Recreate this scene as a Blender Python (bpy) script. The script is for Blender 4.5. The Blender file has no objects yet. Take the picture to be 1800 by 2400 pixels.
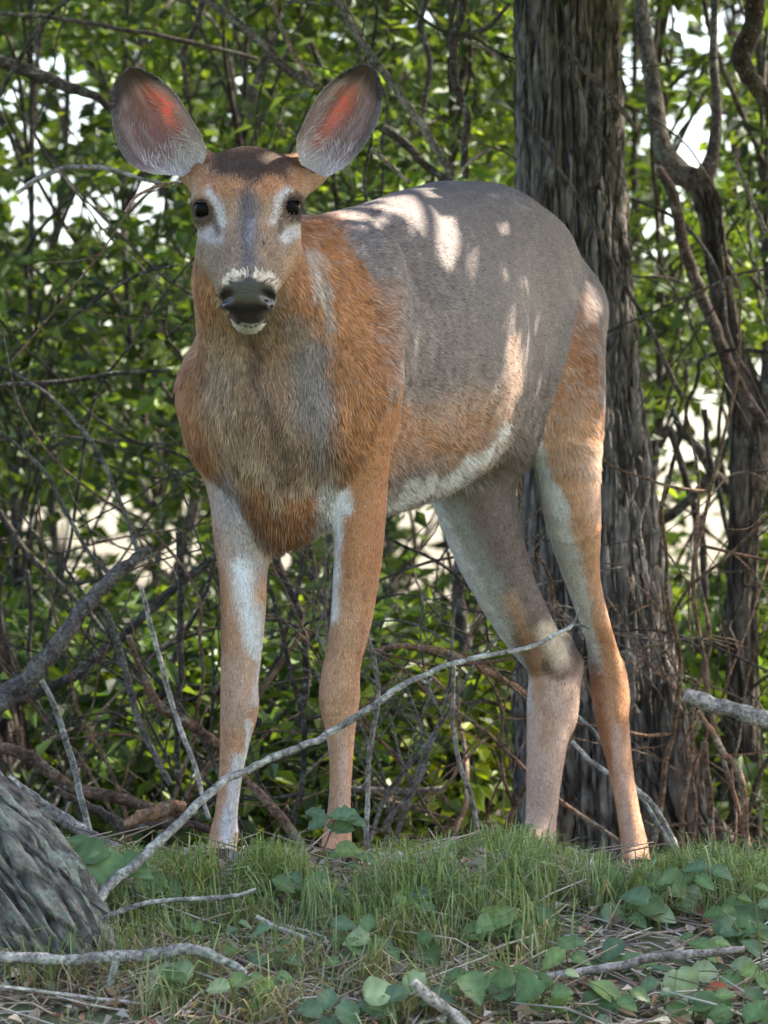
import bpy, math, random
import numpy as np
from mathutils import Vector

rng = np.random.default_rng(7)
random.seed(7)
scene = bpy.context.scene
COL = scene.collection
RAD = math.radians

# ------------------------------------------------------------------ camera
FOC = 12040.0                      # focal length in pixels of the 1800 x 2400 photograph
CAM = np.array([0.0, 0.0, 0.30])
PITCH = math.atan(0.026)
cam_data = bpy.data.cameras.new('camera')
cam = bpy.data.objects.new('camera', cam_data)
COL.objects.link(cam)
cam.location = CAM
cam.rotation_euler = (RAD(90) + PITCH, 0, 0)
cam_data.sensor_fit = 'VERTICAL'
cam_data.sensor_height = 24.0
cam_data.lens = FOC / 2400 * 24.0
cam_data.clip_start = 0.05
cam_data.clip_end = 2000
cam_data.dof.use_dof = True
cam_data.dof.focus_distance = 7.0
cam_data.dof.aperture_fstop = 10.0
cam_data.dof.aperture_blades = 0
scene.camera = cam

# ------------------------------------------------------------------ sky and sun
SUN_EL, SUN_AZ = RAD(50), RAD(64)          # azimuth turned from +Y (behind the deer) towards +X
SUN = np.array([math.sin(SUN_AZ) * math.cos(SUN_EL), math.cos(SUN_AZ) * math.cos(SUN_EL), math.sin(SUN_EL)])
world = bpy.data.worlds.new('World')
scene.world = world
world.use_nodes = True
wn = world.node_tree
bg = wn.nodes['Background']
sky = wn.nodes.new('ShaderNodeTexSky')
sky.sky_type = 'NISHITA'
sky.sun_disc = False
sky.sun_elevation = SUN_EL
sky.sun_rotation = SUN_AZ
sky.air_density = 1.0
sky.dust_density = 3.0
sky.ozone_density = 0.3
wn.links.new(sky.outputs[0], bg.inputs[0])
bg.inputs[1].default_value = 0.15
sun_data = bpy.data.lights.new('sun', 'SUN')
sun_data.energy = 5.0
sun_data.angle = RAD(0.5)
sun_data.color = (1.0, 0.93, 0.82)
sun = bpy.data.objects.new('sun', sun_data)
COL.objects.link(sun)
sun.location = (3, 9, 12)
sun.rotation_euler = Vector(SUN).to_track_quat('Z', 'Y').to_euler()

vs = scene.view_settings
vs.view_transform = 'Standard'
vs.look = 'None'
vs.exposure = 2.2
vs.gamma = 1.0
try:
    vs.use_curve_mapping = False
except Exception:
    pass
cy = scene.cycles
cy.use_denoising = True
try:
    cy.denoiser = 'OPENIMAGEDENOISE'
    cy.denoising_input_passes = 'RGB_ALBEDO_NORMAL'
    cy.denoising_prefilter = 'ACCURATE'
except Exception:
    pass
cy.max_bounces = 7
cy.diffuse_bounces = 4
cy.glossy_bounces = 2
cy.transmission_bounces = 4
cy.transparent_max_bounces = 6
cy.sample_clamp_indirect = 4.0
cy.use_adaptive_sampling = False

# ------------------------------------------------------------------ helpers
cp_, sp_ = math.cos(PITCH), math.sin(PITCH)

def P(u, v, Y):
    """world point at distance Y in front of the camera that stands at photo pixel u, v"""
    du, dv = (u - 900) / FOC, (1200 - v) / FOC
    dy, dz = cp_ - dv * sp_, sp_ + dv * cp_
    t = Y / dy
    return np.array([CAM[0] + du * t, CAM[1] + Y, CAM[2] + dz * t])

def to_uv(p):
    d = np.asarray(p, dtype=np.float64) - CAM
    fwd = d[..., 1] * cp_ + d[..., 2] * sp_
    up = -d[..., 1] * sp_ + d[..., 2] * cp_
    return 900 + FOC * d[..., 0] / fwd, 1200 - FOC * up / fwd

def px(n, Y):
    return n * Y / FOC

def hash3(ix, iy, iz, seed):
    h = (ix * 374761393 + iy * 668265263 + iz * 2147483647 + seed * 1274126177).astype(np.uint32)
    h = (h ^ (h >> np.uint32(13))) * np.uint32(1274126177)
    h = h ^ (h >> np.uint32(16))
    h = h * np.uint32(2246822519)
    h = h ^ (h >> np.uint32(13))
    return (h & np.uint32(0xFFFFFF)).astype(np.float32) / np.float32(0xFFFFFF)

def vnoise(p, seed=0):
    p = np.asarray(p, dtype=np.float32)
    i = np.floor(p).astype(np.int64)
    f = p - i
    f = f * f * (3 - 2 * f)
    out = 0
    for dx in (0, 1):
        wx = f[:, 0] if dx else 1 - f[:, 0]
        for dy in (0, 1):
            wy = f[:, 1] if dy else 1 - f[:, 1]
            for dz in (0, 1):
                wz = f[:, 2] if dz else 1 - f[:, 2]
                out = out + wx * wy * wz * hash3(i[:, 0] + dx, i[:, 1] + dy, i[:, 2] + dz, seed)
    return out

def fbm(p, octaves=3, seed=0):
    p = np.asarray(p, dtype=np.float32)
    s, a, tot = 0, 1.0, 0
    for o in range(octaves):
        s = s + a * vnoise(p * (2 ** o), seed + o * 17)
        tot += a
        a *= 0.5
    return s / tot

def smooth(a, b, x):
    t = np.clip((x - a) / (b - a), 0, 1)
    return t * t * (3 - 2 * t)

def new_obj(name, data, parent=None, loc=None, label=None, cat=None, group=None, kind=None):
    o = bpy.data.objects.new(name, data)
    COL.objects.link(o)
    if parent is not None:
        o.parent = parent
    if loc is not None:
        o.location = loc
    for k, val in (('label', label), ('category', cat), ('group', group), ('kind', kind)):
        if val:
            o[k] = val
    return o

def thing(name, loc, label, cat, group=None):
    return new_obj(name, None, None, loc, label, cat, group)

def mesh_np(name, verts, faces, mats, colors=None, attrs=None, smooth_shade=True, mat_idx=None, base=None):
    """faces: list of int arrays (n x 3) and/or (n x 4)"""
    if not isinstance(faces, (list, tuple)):
        faces = [faces]
    faces = [np.asarray(f, dtype=np.int32) for f in faces if len(f)]
    verts = np.asarray(verts, dtype=np.float32)
    if base is not None:
        verts = verts - np.asarray(base, dtype=np.float32)
    me = bpy.data.meshes.new(name)
    me.vertices.add(len(verts))
    me.vertices.foreach_set('co', verts.ravel())
    loops = np.concatenate([f.ravel() for f in faces])
    counts = np.concatenate([np.full(len(f), f.shape[1], dtype=np.int32) for f in faces])
    starts = np.concatenate([[0], np.cumsum(counts)[:-1]]).astype(np.int32)
    me.loops.add(len(loops))
    me.loops.foreach_set('vertex_index', loops)
    me.polygons.add(len(counts))
    me.polygons.foreach_set('loop_start', starts)
    me.polygons.foreach_set('loop_total', counts)
    if mat_idx is not None:
        me.polygons.foreach_set('material_index', np.asarray(mat_idx, dtype=np.int32))
    me.polygons.foreach_set('use_smooth', np.full(len(counts), bool(smooth_shade)))
    if colors is not None:
        c = np.ones((len(verts), 4), dtype=np.float32)
        c[:, :3] = colors
        a = me.color_attributes.new('Col', 'FLOAT_COLOR', 'POINT')
        a.data.foreach_set('color', c.ravel())
    for an, av in (attrs or {}).items():
        av = np.asarray(av, dtype=np.float32)
        if av.ndim == 2:
            a = me.attributes.new(an, 'FLOAT_VECTOR', 'POINT')
            a.data.foreach_set('vector', av.ravel())
        else:
            a = me.attributes.new(an, 'FLOAT', 'POINT')
            a.data.foreach_set('value', av)
    for m in (mats if isinstance(mats, (list, tuple)) else [mats]):
        me.materials.append(m)
    me.update()
    me.validate()
    return me

# ------------------------------------------------------------------ materials
def new_mat(name):
    m = bpy.data.materials.new(name)
    m.use_nodes = True
    nt = m.node_tree
    return m, nt, nt.nodes['Principled BSDF']

def n_(nt, typ, **kw):
    n = nt.nodes.new(typ)
    for k, val in kw.items():
        if k in n.inputs.keys() if isinstance(k, str) else False:
            n.inputs[k].default_value = val
        else:
            setattr(n, k, val)
    return n

def mat_attr(name, rough=0.8, spec=0.2, bump=None, noise_amt=0.0, noise_scale=60.0):
    """colour from the mesh's colour attribute, fine relief from noise"""
    m, nt, b = new_mat(name)
    at = nt.nodes.new('ShaderNodeAttribute')
    at.attribute_name = 'Col'
    src = at.outputs['Color']
    if noise_amt:
        tc = nt.nodes.new('ShaderNodeTexCoord')
        nz = nt.nodes.new('ShaderNodeTexNoise')
        nz.inputs['Scale'].default_value = noise_scale
        nz.inputs['Detail'].default_value = 4
        nt.links.new(tc.outputs['Object'], nz.inputs['Vector'])
        mp = nt.nodes.new('ShaderNodeMapRange')
        mp.inputs['To Min'].default_value = 1 - noise_amt
        mp.inputs['To Max'].default_value = 1 + noise_amt
        nt.links.new(nz.outputs['Fac'], mp.inputs['Value'])
        mx = nt.nodes.new('ShaderNodeVectorMath')
        mx.operation = 'SCALE'
        nt.links.new(src, mx.inputs[0])
        nt.links.new(mp.outputs[0], mx.inputs['Scale'])
        src = mx.outputs[0]
    nt.links.new(src, b.inputs['Base Color'])
    b.inputs['Roughness'].default_value = rough
    b.inputs['Specular IOR Level'].default_value = spec
    if bump:
        tc = nt.nodes.new('ShaderNodeTexCoord')
        mpp = nt.nodes.new('ShaderNodeMapping')
        mpp.inputs['Scale'].default_value = bump[2] if len(bump) > 2 else (1, 1, 1)
        nz = nt.nodes.new('ShaderNodeTexNoise')
        nz.inputs['Scale'].default_value = bump[0]
        nz.inputs['Detail'].default_value = 6
        bp = nt.nodes.new('ShaderNodeBump')
        bp.inputs['Strength'].default_value = 0.8
        bp.inputs['Distance'].default_value = bump[1]
        nt.links.new(tc.outputs['Object'], mpp.inputs['Vector'])
        nt.links.new(mpp.outputs[0], nz.inputs['Vector'])
        nt.links.new(nz.outputs['Fac'], bp.inputs['Height'])
        nt.links.new(bp.outputs[0], b.inputs['Normal'])
    return m

def mat_leaf(name, trans=0.45, rough=0.5, spec=0.35, tint=(1.25, 1.15, 0.45), veins=False):
    """leaf blade: reflects its colour and lets tinted light through"""
    m, nt, b = new_mat(name)
    at = nt.nodes.new('ShaderNodeAttribute')
    at.attribute_name = 'Col'
    nt.links.new(at.outputs['Color'], b.inputs['Base Color'])
    b.inputs['Roughness'].default_value = rough
    b.inputs['Specular IOR Level'].default_value = spec
    tr = nt.nodes.new('ShaderNodeBsdfTranslucent')
    mul = nt.nodes.new('ShaderNodeVectorMath')
    mul.operation = 'MULTIPLY'
    mul.inputs[1].default_value = tint
    nt.links.new(at.outputs['Color'], mul.inputs[0])
    nt.links.new(mul.outputs[0], tr.inputs['Color'])
    mix = nt.nodes.new('ShaderNodeMixShader')
    mix.inputs[0].default_value = trans
    nt.links.new(b.outputs[0], mix.inputs[1])
    nt.links.new(tr.outputs[0], mix.inputs[2])
    nt.links.new(mix.outputs[0], nt.nodes['Material Output'].inputs['Surface'])
    return m

# ================================================================== THE DEER
# deer frame: s runs from chest to tail, l towards the deer's left side, z up
TH = RAD(25)
SN, CS = math.sin(TH), math.cos(TH)
D0 = np.array([-0.1744, 7.0, 0.0])
AX_S = np.array([SN, CS, 0.0])
AX_L = np.array([CS, -SN, 0.0])

def d2w(p):
    p = np.asarray(p, dtype=np.float64)
    return D0 + p[..., 0:1] * AX_S + p[..., 1:2] * AX_L + p[..., 2:3] * np.array([0, 0, 1.0])

def w2d(w):
    w = np.asarray(w, dtype=np.float64) - D0
    return np.stack([w @ AX_S, w @ AX_L, w[..., 2]], -1)

def Q(u, v, s):
    """deer-frame point at distance s behind the chest that the camera sees at u, v"""
    k = (u - 900) / FOC
    l = (k * (D0[1] + s * CS) - D0[0] - s * SN) / (CS + k * SN)
    Y = D0[1] + s * CS - l * SN
    w = P(u, v, Y)
    return w2d(w)

def R(n, s):
    return n * (D0[1] + s * CS) / FOC

# head frame: x to the image right, a along the nose, b out of the nose bridge
BETA = RAD(38)
HE = P(580, 494, 6.83)
ROLL = RAD(1.5)
HX = np.array([math.cos(ROLL), 0, math.sin(ROLL)])
HA = np.array([0.012, -math.cos(BETA), -math.sin(BETA)])
HA /= np.linalg.norm(HA)
HX -= HA * (HX @ HA)
HX /= np.linalg.norm(HX)
HB = np.cross(HA, HX)
if HB[2] < 0:
    HB = -HB

def h2w(x, a, b):
    return HE + x * HX + a * HA + b * HB

def H(x, a, b):
    return w2d(h2w(x, a, b))

# trunk sections: s, top z, bottom z, half width
TR = np.array([
    (-0.03, 0.74, 0.56, 0.030),
    (0.00, 0.80, 0.520, 0.078),
    (0.06, 0.845, 0.472, 0.108),
    (0.14, 0.885, 0.458, 0.130),
    (0.24, 0.908, 0.470, 0.128),
    (0.36, 0.930, 0.488, 0.147),
    (0.50, 0.962, 0.512, 0.166),
    (0.62, 0.985, 0.545, 0.160),
    (0.74, 0.994, 0.585, 0.148),
    (0.85, 0.980, 0.615, 0.135),
    (0.94, 0.950, 0.650, 0.112),
    (1.01, 0.905, 0.700, 0.080),
    (1.05, 0.850, 0.760, 0.030)])

def sd_trunk(p):
    s = np.clip(p[:, 0], TR[0, 0], TR[-1, 0])
    top = np.interp(s, TR[:, 0], TR[:, 1])
    bot = np.interp(s, TR[:, 0], TR[:, 2])
    hw = np.interp(s, TR[:, 0], TR[:, 3])
    hh = (top - bot) / 2
    zc = (top + bot) / 2
    q = (p[:, 2] - zc) / hh
    # narrower towards the spine and the keel at the front, rounder behind
    w = hw * (1 - 0.10 * np.clip(q, 0, 1) ** 2 - 0.16 * np.clip(-q, 0, 1) ** 2 * (1 - smooth(0.2, 0.5, s)))
    x = p[:, 1] / w
    r = np.sqrt(x * x + q * q + 1e-9)
    d = (r - 1) * np.minimum(w, hh)
    ds = np.maximum(np.maximum(TR[0, 0] - p[:, 0], p[:, 0] - TR[-1, 0]), 0)
    return np.sqrt(np.maximum(d, 0) ** 2 + ds ** 2) + np.minimum(d, 0)

PRIMS = []          # (function kind, data, blend, group)
G_TRUNK, G_NECK, G_HEAD, G_LF, G_RF, G_LH, G_RH = range(7)

def cone(a, b, ra, rb, k, g, sc=None):
    PRIMS.append(('c', np.asarray(a, float), np.asarray(b, float), ra, rb, k, g, sc))

def chain(pts, k, g, sc=None, steps=3):
    """a limb: one smooth line through its joints, tapering from radius to radius"""
    c = np.array([list(p) + [r] for p, r in pts])
    e = np.concatenate([[2 * c[0] - c[1]], c, [2 * c[-1] - c[-2]]])
    out = []
    for i in range(len(c) - 1):
        p0, p1, p2, p3 = e[i], e[i + 1], e[i + 2], e[i + 3]
        for t in np.arange(steps) / steps:
            out.append(.5 * (2 * p1 + (p2 - p0) * t + (2 * p0 - 5 * p1 + 4 * p2 - p3) * t * t + (3 * p1 - p0 - 3 * p2 + p3) * t ** 3))
    out.append(c[-1])
    PRIMS.append(('l', np.array(out), None, 0, 0, k, g, sc))

# neck
chain([(np.array([0.17, 0.0, 0.735]), 0.120), (np.array([0.06, -0.002, 0.775]), 0.098), (w2d(P(592, 655, 6.96)), 0.080),
       (w2d(P(585, 520, 6.93)), 0.062)], 0.07, G_NECK)
# shoulders, both sides
for sg in (1, -1):
    cone((0.20, sg * 0.072, 0.83), (0.10, sg * (0.082 if sg > 0 else .088), 0.66), 0.050, 0.064, 0.03, G_TRUNK)
    cone((0.72, sg * 0.064, 0.915), (0.80, sg * 0.070, 0.890), 0.040, 0.042, 0.06, G_TRUNK)   # hip
    cone((0.10, sg * 0.082, 0.66), (0.06, sg * 0.066, 0.60), 0.062, 0.058, 0.04, G_TRUNK)
# brisket
cone((0.0, 0.0, 0.62), (0.07, 0.0, 0.495), 0.052, 0.046, 0.05, G_TRUNK)
# left fore leg (image right)
S = 0.10
chain([(np.array([0.115, 0.086, 0.64]), 0.060), (Q(855, 1090, S + .02), R(56, S)), (Q(850, 1190, S + .015), R(55, S)), (Q(838, 1320, S), R(55, S)),
       (Q(822, 1460, S), R(47, S)), (Q(801, 1560, S), R(43, S)), (Q(795, 1635, S), R(48, S)), (Q(797, 1700, S), R(36, S)),
       (Q(799, 1790, S), R(26, S)), (Q(795, 1890, S), R(25.5, S)), (Q(790, 1965, S), R(34, S)), (Q(782, 2000, S - .012), R(30, S)),
       ], 0.05, G_LF)
cone(Q(776, 2008, S - .02), Q(770, 2034, S - .045), R(28, S), R(30, S), 0.012, G_LF)
# right fore leg (image left)
S = 0.06
chain([(np.array([0.085, -0.092, 0.63]), 0.056), (Q(538, 1130, S + .03), R(52, S)), (Q(558, 1250, S + .01), R(58, S)), (Q(570, 1370, S), R(55, S)),
       (Q(567, 1500, S), R(49, S)), (Q(561, 1600, S), R(44, S)), (Q(561, 1660, S), R(45, S)), (Q(550, 1735, S), R(35, S)),
       (Q(540, 1820, S), R(27, S)), (Q(530, 1905, S), R(26, S)), (Q(524, 1962, S), R(34, S)), (Q(520, 2000, S - .01), R(29, S))
       ], 0.05, G_RF)
cone(Q(518, 2004, S - .02), Q(514, 2028, S - .04), R(28, S), R(30, S), 0.012, G_RF)
# left hind leg (image right, near)
chain([(np.array([0.86, 0.075, 0.80]), 0.082), (Q(1318, 800, .80), R(98, .8)), (Q(1320, 960, .78), R(95, .8)), (Q(1330, 1090, .77), R(76, .8)),
       (Q(1345, 1230, .80), R(64, .8)), (Q(1366, 1360, .86), R(41, .86)), (Q(1404, 1490, .93), R(33, .93)),
       (Q(1424, 1590, .96), R(42, .96)), (Q(1434, 1680, .955), R(39, .95)), (Q(1452, 1790, .94), R(29, .94)),
       (Q(1472, 1900, .92), R(26, .92)), (Q(1486, 1980, .905), R(31, .9)), (Q(1490, 2025, .89), R(32, .9))], 0.06, G_LH)
cone(Q(1437, 1560, .985), Q(1441, 1655, .975), R(26, .98), R(24, .98), 0.02, G_LH)
cone(Q(1492, 2030, .88), Q(1495, 2056, .855), R(30, .9), R(32, .9), 0.012, G_LH)
# right hind leg (image left, far)
chain([(np.array([0.84, -0.07, 0.80]), 0.080), (Q(1135, 980, .74), R(104, .8)), (Q(1105, 1110, .71), R(102, .75)), (Q(1135, 1250, .72), R(88, .75)),
       (Q(1185, 1380, .76), R(72, .8)), (Q(1240, 1480, .82), R(62, .82)), (Q(1288, 1560, .87), R(52, .87)),
       (Q(1290, 1650, .87), R(55, .87)), (Q(1283, 1730, .85), R(48, .85)), (Q(1274, 1830, .83), R(40, .83)),
       (Q(1268, 1920, .82), R(36, .82)), (Q(1262, 1980, .80), R(39, .8))], 0.06, G_RH)
cone(Q(1315, 1505, .91), Q(1342, 1552, .915), R(26, .9), R(24, .9), 0.018, G_RH)
cone(Q(1322, 1590, .90), Q(1308, 1680, .88), R(34, .9), R(34, .9), 0.03, G_RH)
cone(Q(1256, 1990, .79), Q(1250, 2022, .765), R(38, .8), R(38, .8), 0.012, G_RH)
# point of the hock and the tendon above it
cone(Q(1448, 1590, .995), Q(1452, 1640, .985), R(20, .98), R(22, .98), 0.012, G_LH)
# flank fold in front of the thigh
cone(Q(1188, 840, .63), Q(1195, 1010, .66), R(38, .65), R(30, .65), 0.05, G_TRUNK)
cone((0.70, 0.04, 0.64), (0.83, 0.03, 0.66), 0.07, 0.07, 0.05, G_TRUNK)
# tail
chain([(np.array([1.03, 0, 0.86]), 0.030), (np.array([1.075, 0.0, 0.80]), 0.034), (np.array([1.085, 0, 0.70]), 0.030), (np.array([1.08, 0, 0.64]), 0.012)], 0.03, G_TRUNK)

# head
def hcone(x0, a0, b0, x1, a1, b1, r0, r1, k=0.02):
    cone(H(x0, a0, b0), H(x1, a1, b1), r0, r1, k, G_HEAD)

hcone(0, -.075, -.012, 0, -.012, -.004, .055, .054, .03)
hcone(0, -.02, -.010, 0, .075, -.022, .050, .037, .02)
hcone(0, .075, -.022, 0, .142, -.026, .037, .031, .02)
for sg in (1, -1):
    hcone(sg * .046, -.052, .002, sg * .053, -.010, .008, .020, .018, .025)      # brow
    hcone(sg * .028, -.035, -.055, sg * .032, .028, -.048, .035, .030, .03)      # cheek
    hcone(sg * .032, .028, -.048, sg * .017, .105, -.042, .029, .023, .03)
    cone(H(sg * .036, -.072, -.012), w2d(P(465 if sg < 0 else 722, 394, 6.950)), .034, .027, .03, G_HEAD)     # ear root
    hcone(sg * .017, .148, -.018, sg * .018, .160, -.030, .0235, .021, .012)       # nose pad
    hcone(sg * .059, -.018, .002, sg * .057, .008, -.006, .0135, .012, .015)
hcone(0, .150, -.016, 0, .163, -.030, .024, .022, .01)
hcone(0, -.055, -.070, 0, .070, -.064, .034, .026, .03)                          # jaw
hcone(0, .070, -.066, 0, .126, -.083, .026, .0225, .02)
hcone(0, .10, -.05, 0, .150, -.058, .030, .022, .02)                           # chin
EYES = [H(sg * .0553, .0015, .0045) for sg in (-1, 1)]
NOST = [(H(sg * .0255, .178, -.016), H(sg * .034, .168, -.030)) for sg in (-1, 1)]

LO = np.array([-0.47, -0.235, -0.02])
HI = np.array([1.12, 0.215, 1.09])

def sd_cone(p, pr):
    kind, a, b, ra, rb, k, g, sc = pr
    if kind == 'l':
        lo, hi = a[:, :3].min(0), a[:, :3].max(0)
        bd = np.linalg.norm(np.maximum(np.maximum(lo - p, p - hi), 0), axis=1) - a[:, 3].max()
        near = bd < .075
        if not near.all():
            out = bd + .02
            if near.any():
                out[near] = sd_cone(p[near], pr)
            return out
        best = np.full(len(p), 9.0)
        for q0, q1 in zip(a[:-1], a[1:]):
            ba = q1[:3] - q0[:3]
            pa = p - q0[:3]
            t = np.clip(pa @ ba / (ba @ ba), 0, 1)
            dv = pa - t[:, None] * ba
            best = np.minimum(best, np.sqrt((dv * dv).sum(1)) - (q0[3] + (q1[3] - q0[3]) * t))
        return best
    ba = b - a
    pa = p - a
    t = np.clip(pa @ ba / (ba @ ba), 0, 1)
    dv = pa - t[:, None] * ba
    return np.sqrt((dv * dv).sum(1)) - (ra + (rb - ra) * t)

def smin(a, b, k):
    h = np.maximum(k - np.abs(a - b), 0) / k
    return np.minimum(a, b) - h * h * k * 0.25

def sdf(p, want_group=False):
    p = np.asarray(p, dtype=np.float64)
    d = sd_trunk(p)
    best = d.copy()
    grp = np.zeros(len(p), dtype=np.int8)
    leg = {}
    for pr in PRIMS:
        c = sd_cone(p, pr)
        g = pr[6]
        if want_group:
            m = c < best
            best[m] = c[m]
            grp[m] = g
        if g >= G_LF:
            # build every leg by itself first so that the legs do not melt into one another
            leg[g] = (c, pr[5]) if g not in leg else (smin(leg[g][0], c, 0.02 if pr[5] > 0.03 else pr[5]), leg[g][1])
        elif g == G_HEAD:
            leg[g] = (c, 0.03) if g not in leg else (smin(leg[g][0], c, pr[5]), 0.03)
        else:
            d = smin(d, c, pr[5])
    for g, (c, k) in leg.items():
        if g == G_HEAD:
            for e in EYES:
                c = -smin(-c, np.linalg.norm(p - e, axis=1) - 0.0150, 0.005)
            for a, b in NOST:
                c = -smin(-c, sd_cone(p, ('c', a, b, .0075, .0045, 0, 0, None)), 0.006)
        leg[g] = (c, k)
    for sg in (1, -1):      # hollow of the flank in front of the hip
        d = -smin(-d, np.linalg.norm((p - np.array([.65, sg * .240, .78])) * np.array([1, 1, .62]), axis=1) - .082, .07)
    if G_HEAD in leg:
        d = smin(d, leg.pop(G_HEAD)[0], .03)
    trunk = d
    for g, (c, k) in leg.items():
        d = np.minimum(d, smin(trunk, c, 0.028 if g == G_LH else 0.045))
    # locks of the winter coat that is being shed
    return (d, grp) if want_group else d

def sdf_chunks(p, n=250000):
    return np.concatenate([sdf(p[i:i + n]) for i in range(0, len(p), n)])

def surface_nets(lo, hi, h, factor=4):
    """one closed surface: coarse pass finds the cells near the skin, fine pass samples only those"""
    nc = np.ceil((hi - lo) / (h * factor)).astype(int)
    cax = [lo[i] + np.arange(nc[i]) * h * factor + h * factor / 2 for i in range(3)]
    cg = np.stack(np.meshgrid(*cax, indexing='ij'), -1).reshape(-1, 3)
    dc = sdf_chunks(cg).reshape(nc)
    act = np.abs(dc) < h * factor * 1.35
    nf = nc * factor + 1
    val = np.empty(nf, dtype=np.float32)
    up = dc.repeat(factor, 0).repeat(factor, 1).repeat(factor, 2)
    val[:-1, :-1, :-1] = up
    val[-1] = 1
    val[:, -1] = 1
    val[:, :, -1] = 1
    am = np.zeros(nf, dtype=bool)
    au = act.repeat(factor, 0).repeat(factor, 1).repeat(factor, 2)
    am[:-1, :-1, :-1] |= au
    am[1:, :-1, :-1] |= au
    am[:-1, 1:, :-1] |= au
    am[:-1, :-1, 1:] |= au
    am[1:, 1:, :-1] |= au
    am[1:, :-1, 1:] |= au
    am[:-1, 1:, 1:] |= au
    am[1:, 1:, 1:] |= au
    idx = np.argwhere(am)
    val[am] = sdf_chunks(lo + idx * h)
    ins = val < 0
    c = ins[:-1, :-1, :-1].astype(np.int8)
    tot = np.zeros_like(c)
    corners = [(i, j, k) for i in (0, 1) for j in (0, 1) for k in (0, 1)]
    sh = tuple(n - 1 for n in nf)
    for i, j, k in corners:
        tot += ins[i:i + sh[0], j:j + sh[1], k:k + sh[2]]
    cells = np.argwhere((tot > 0) & (tot < 8))
    vid = np.full(sh, -1, dtype=np.int32)
    vid[tuple(cells.T)] = np.arange(len(cells))
    acc = np.zeros((len(cells), 3))
    cnt = np.zeros(len(cells))
    for a in range(8):
        for b in range(a + 1, 8):
            ca, cb = np.array(corners[a]), np.array(corners[b])
            if np.abs(ca - cb).sum() != 1:
                continue
            va = val[tuple((cells + ca).T)]
            vb = val[tuple((cells + cb).T)]
            m = (va < 0) != (vb < 0)
            t = np.where(m, va / np.where(m, va - vb, 1), 0)
            acc += np.where(m[:, None], ca + (cb - ca) * t[:, None], 0)
            cnt += m
    verts = lo + (cells + acc / cnt[:, None]) * h
    quads = []
    for ax in range(3):
        o1, o2 = [(1, 2), (2, 0), (0, 1)][ax]
        a = ins[tuple(slice(0, -1) if i == ax else slice(None) for i in range(3))]
        b = ins[tuple(slice(1, None) if i == ax else slice(None) for i in range(3))]
        e = np.argwhere(a != b)
        e = e[(e[:, o1] > 0) & (e[:, o2] > 0) & (e[:, o1] < sh[o1]) & (e[:, o2] < sh[o2])]
        flip = ins[tuple(e.T)]
        u1 = np.zeros(3, int); u1[o1] = 1
        u2 = np.zeros(3, int); u2[o2] = 1
        q = np.stack([vid[tuple((e - u1 - u2).T)], vid[tuple((e - u2).T)], vid[tuple(e.T)], vid[tuple((e - u1).T)]], 1)
        q[~flip] = q[~flip][:, ::-1]
        quads.append(q)
    q = np.concatenate(quads)
    q = q[(q >= 0).all(1)]
    return verts, q

def sdf_normal(p, h=0.003):
    g = np.empty_like(p)
    for i in range(3):
        e = np.zeros(3); e[i] = h
        g[:, i] = sdf_chunks(p + e) - sdf_chunks(p - e)
    return g / (np.linalg.norm(g, axis=1, keepdims=True) + 1e-9)

def srgb(r, g, b):
    c = np.array([r, g, b], dtype=np.float64) / 255
    return np.where(c <= 0.04045, c / 12.92, ((c + 0.055) / 1.055) ** 2.4)

# coat colours (base colours of the hair; some pale strokes also hold sunlit edges)
GREY = np.array([.215, .176, .158])
GREY2 = np.array([.16, .145, .14])
RUST = np.array([.375, .168, .074])
RUST2 = np.array([.285, .125, .060])
TAN = np.array([.49, .265, .150])
TANP = np.array([.55, .36, .265])
CREAM = np.array([.58, .46, .34])
WHITE = np.array([.70, .67, .65])
BROWN = np.array([.115, .075, .055])
DARK = np.array([.030, .024, .022])
THROAT = np.array([.235, .150, .098])
ASH = np.array([.46, .42, .39])

ALLG = set(range(7))
BODY = {G_TRUNK, G_NECK}
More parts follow.
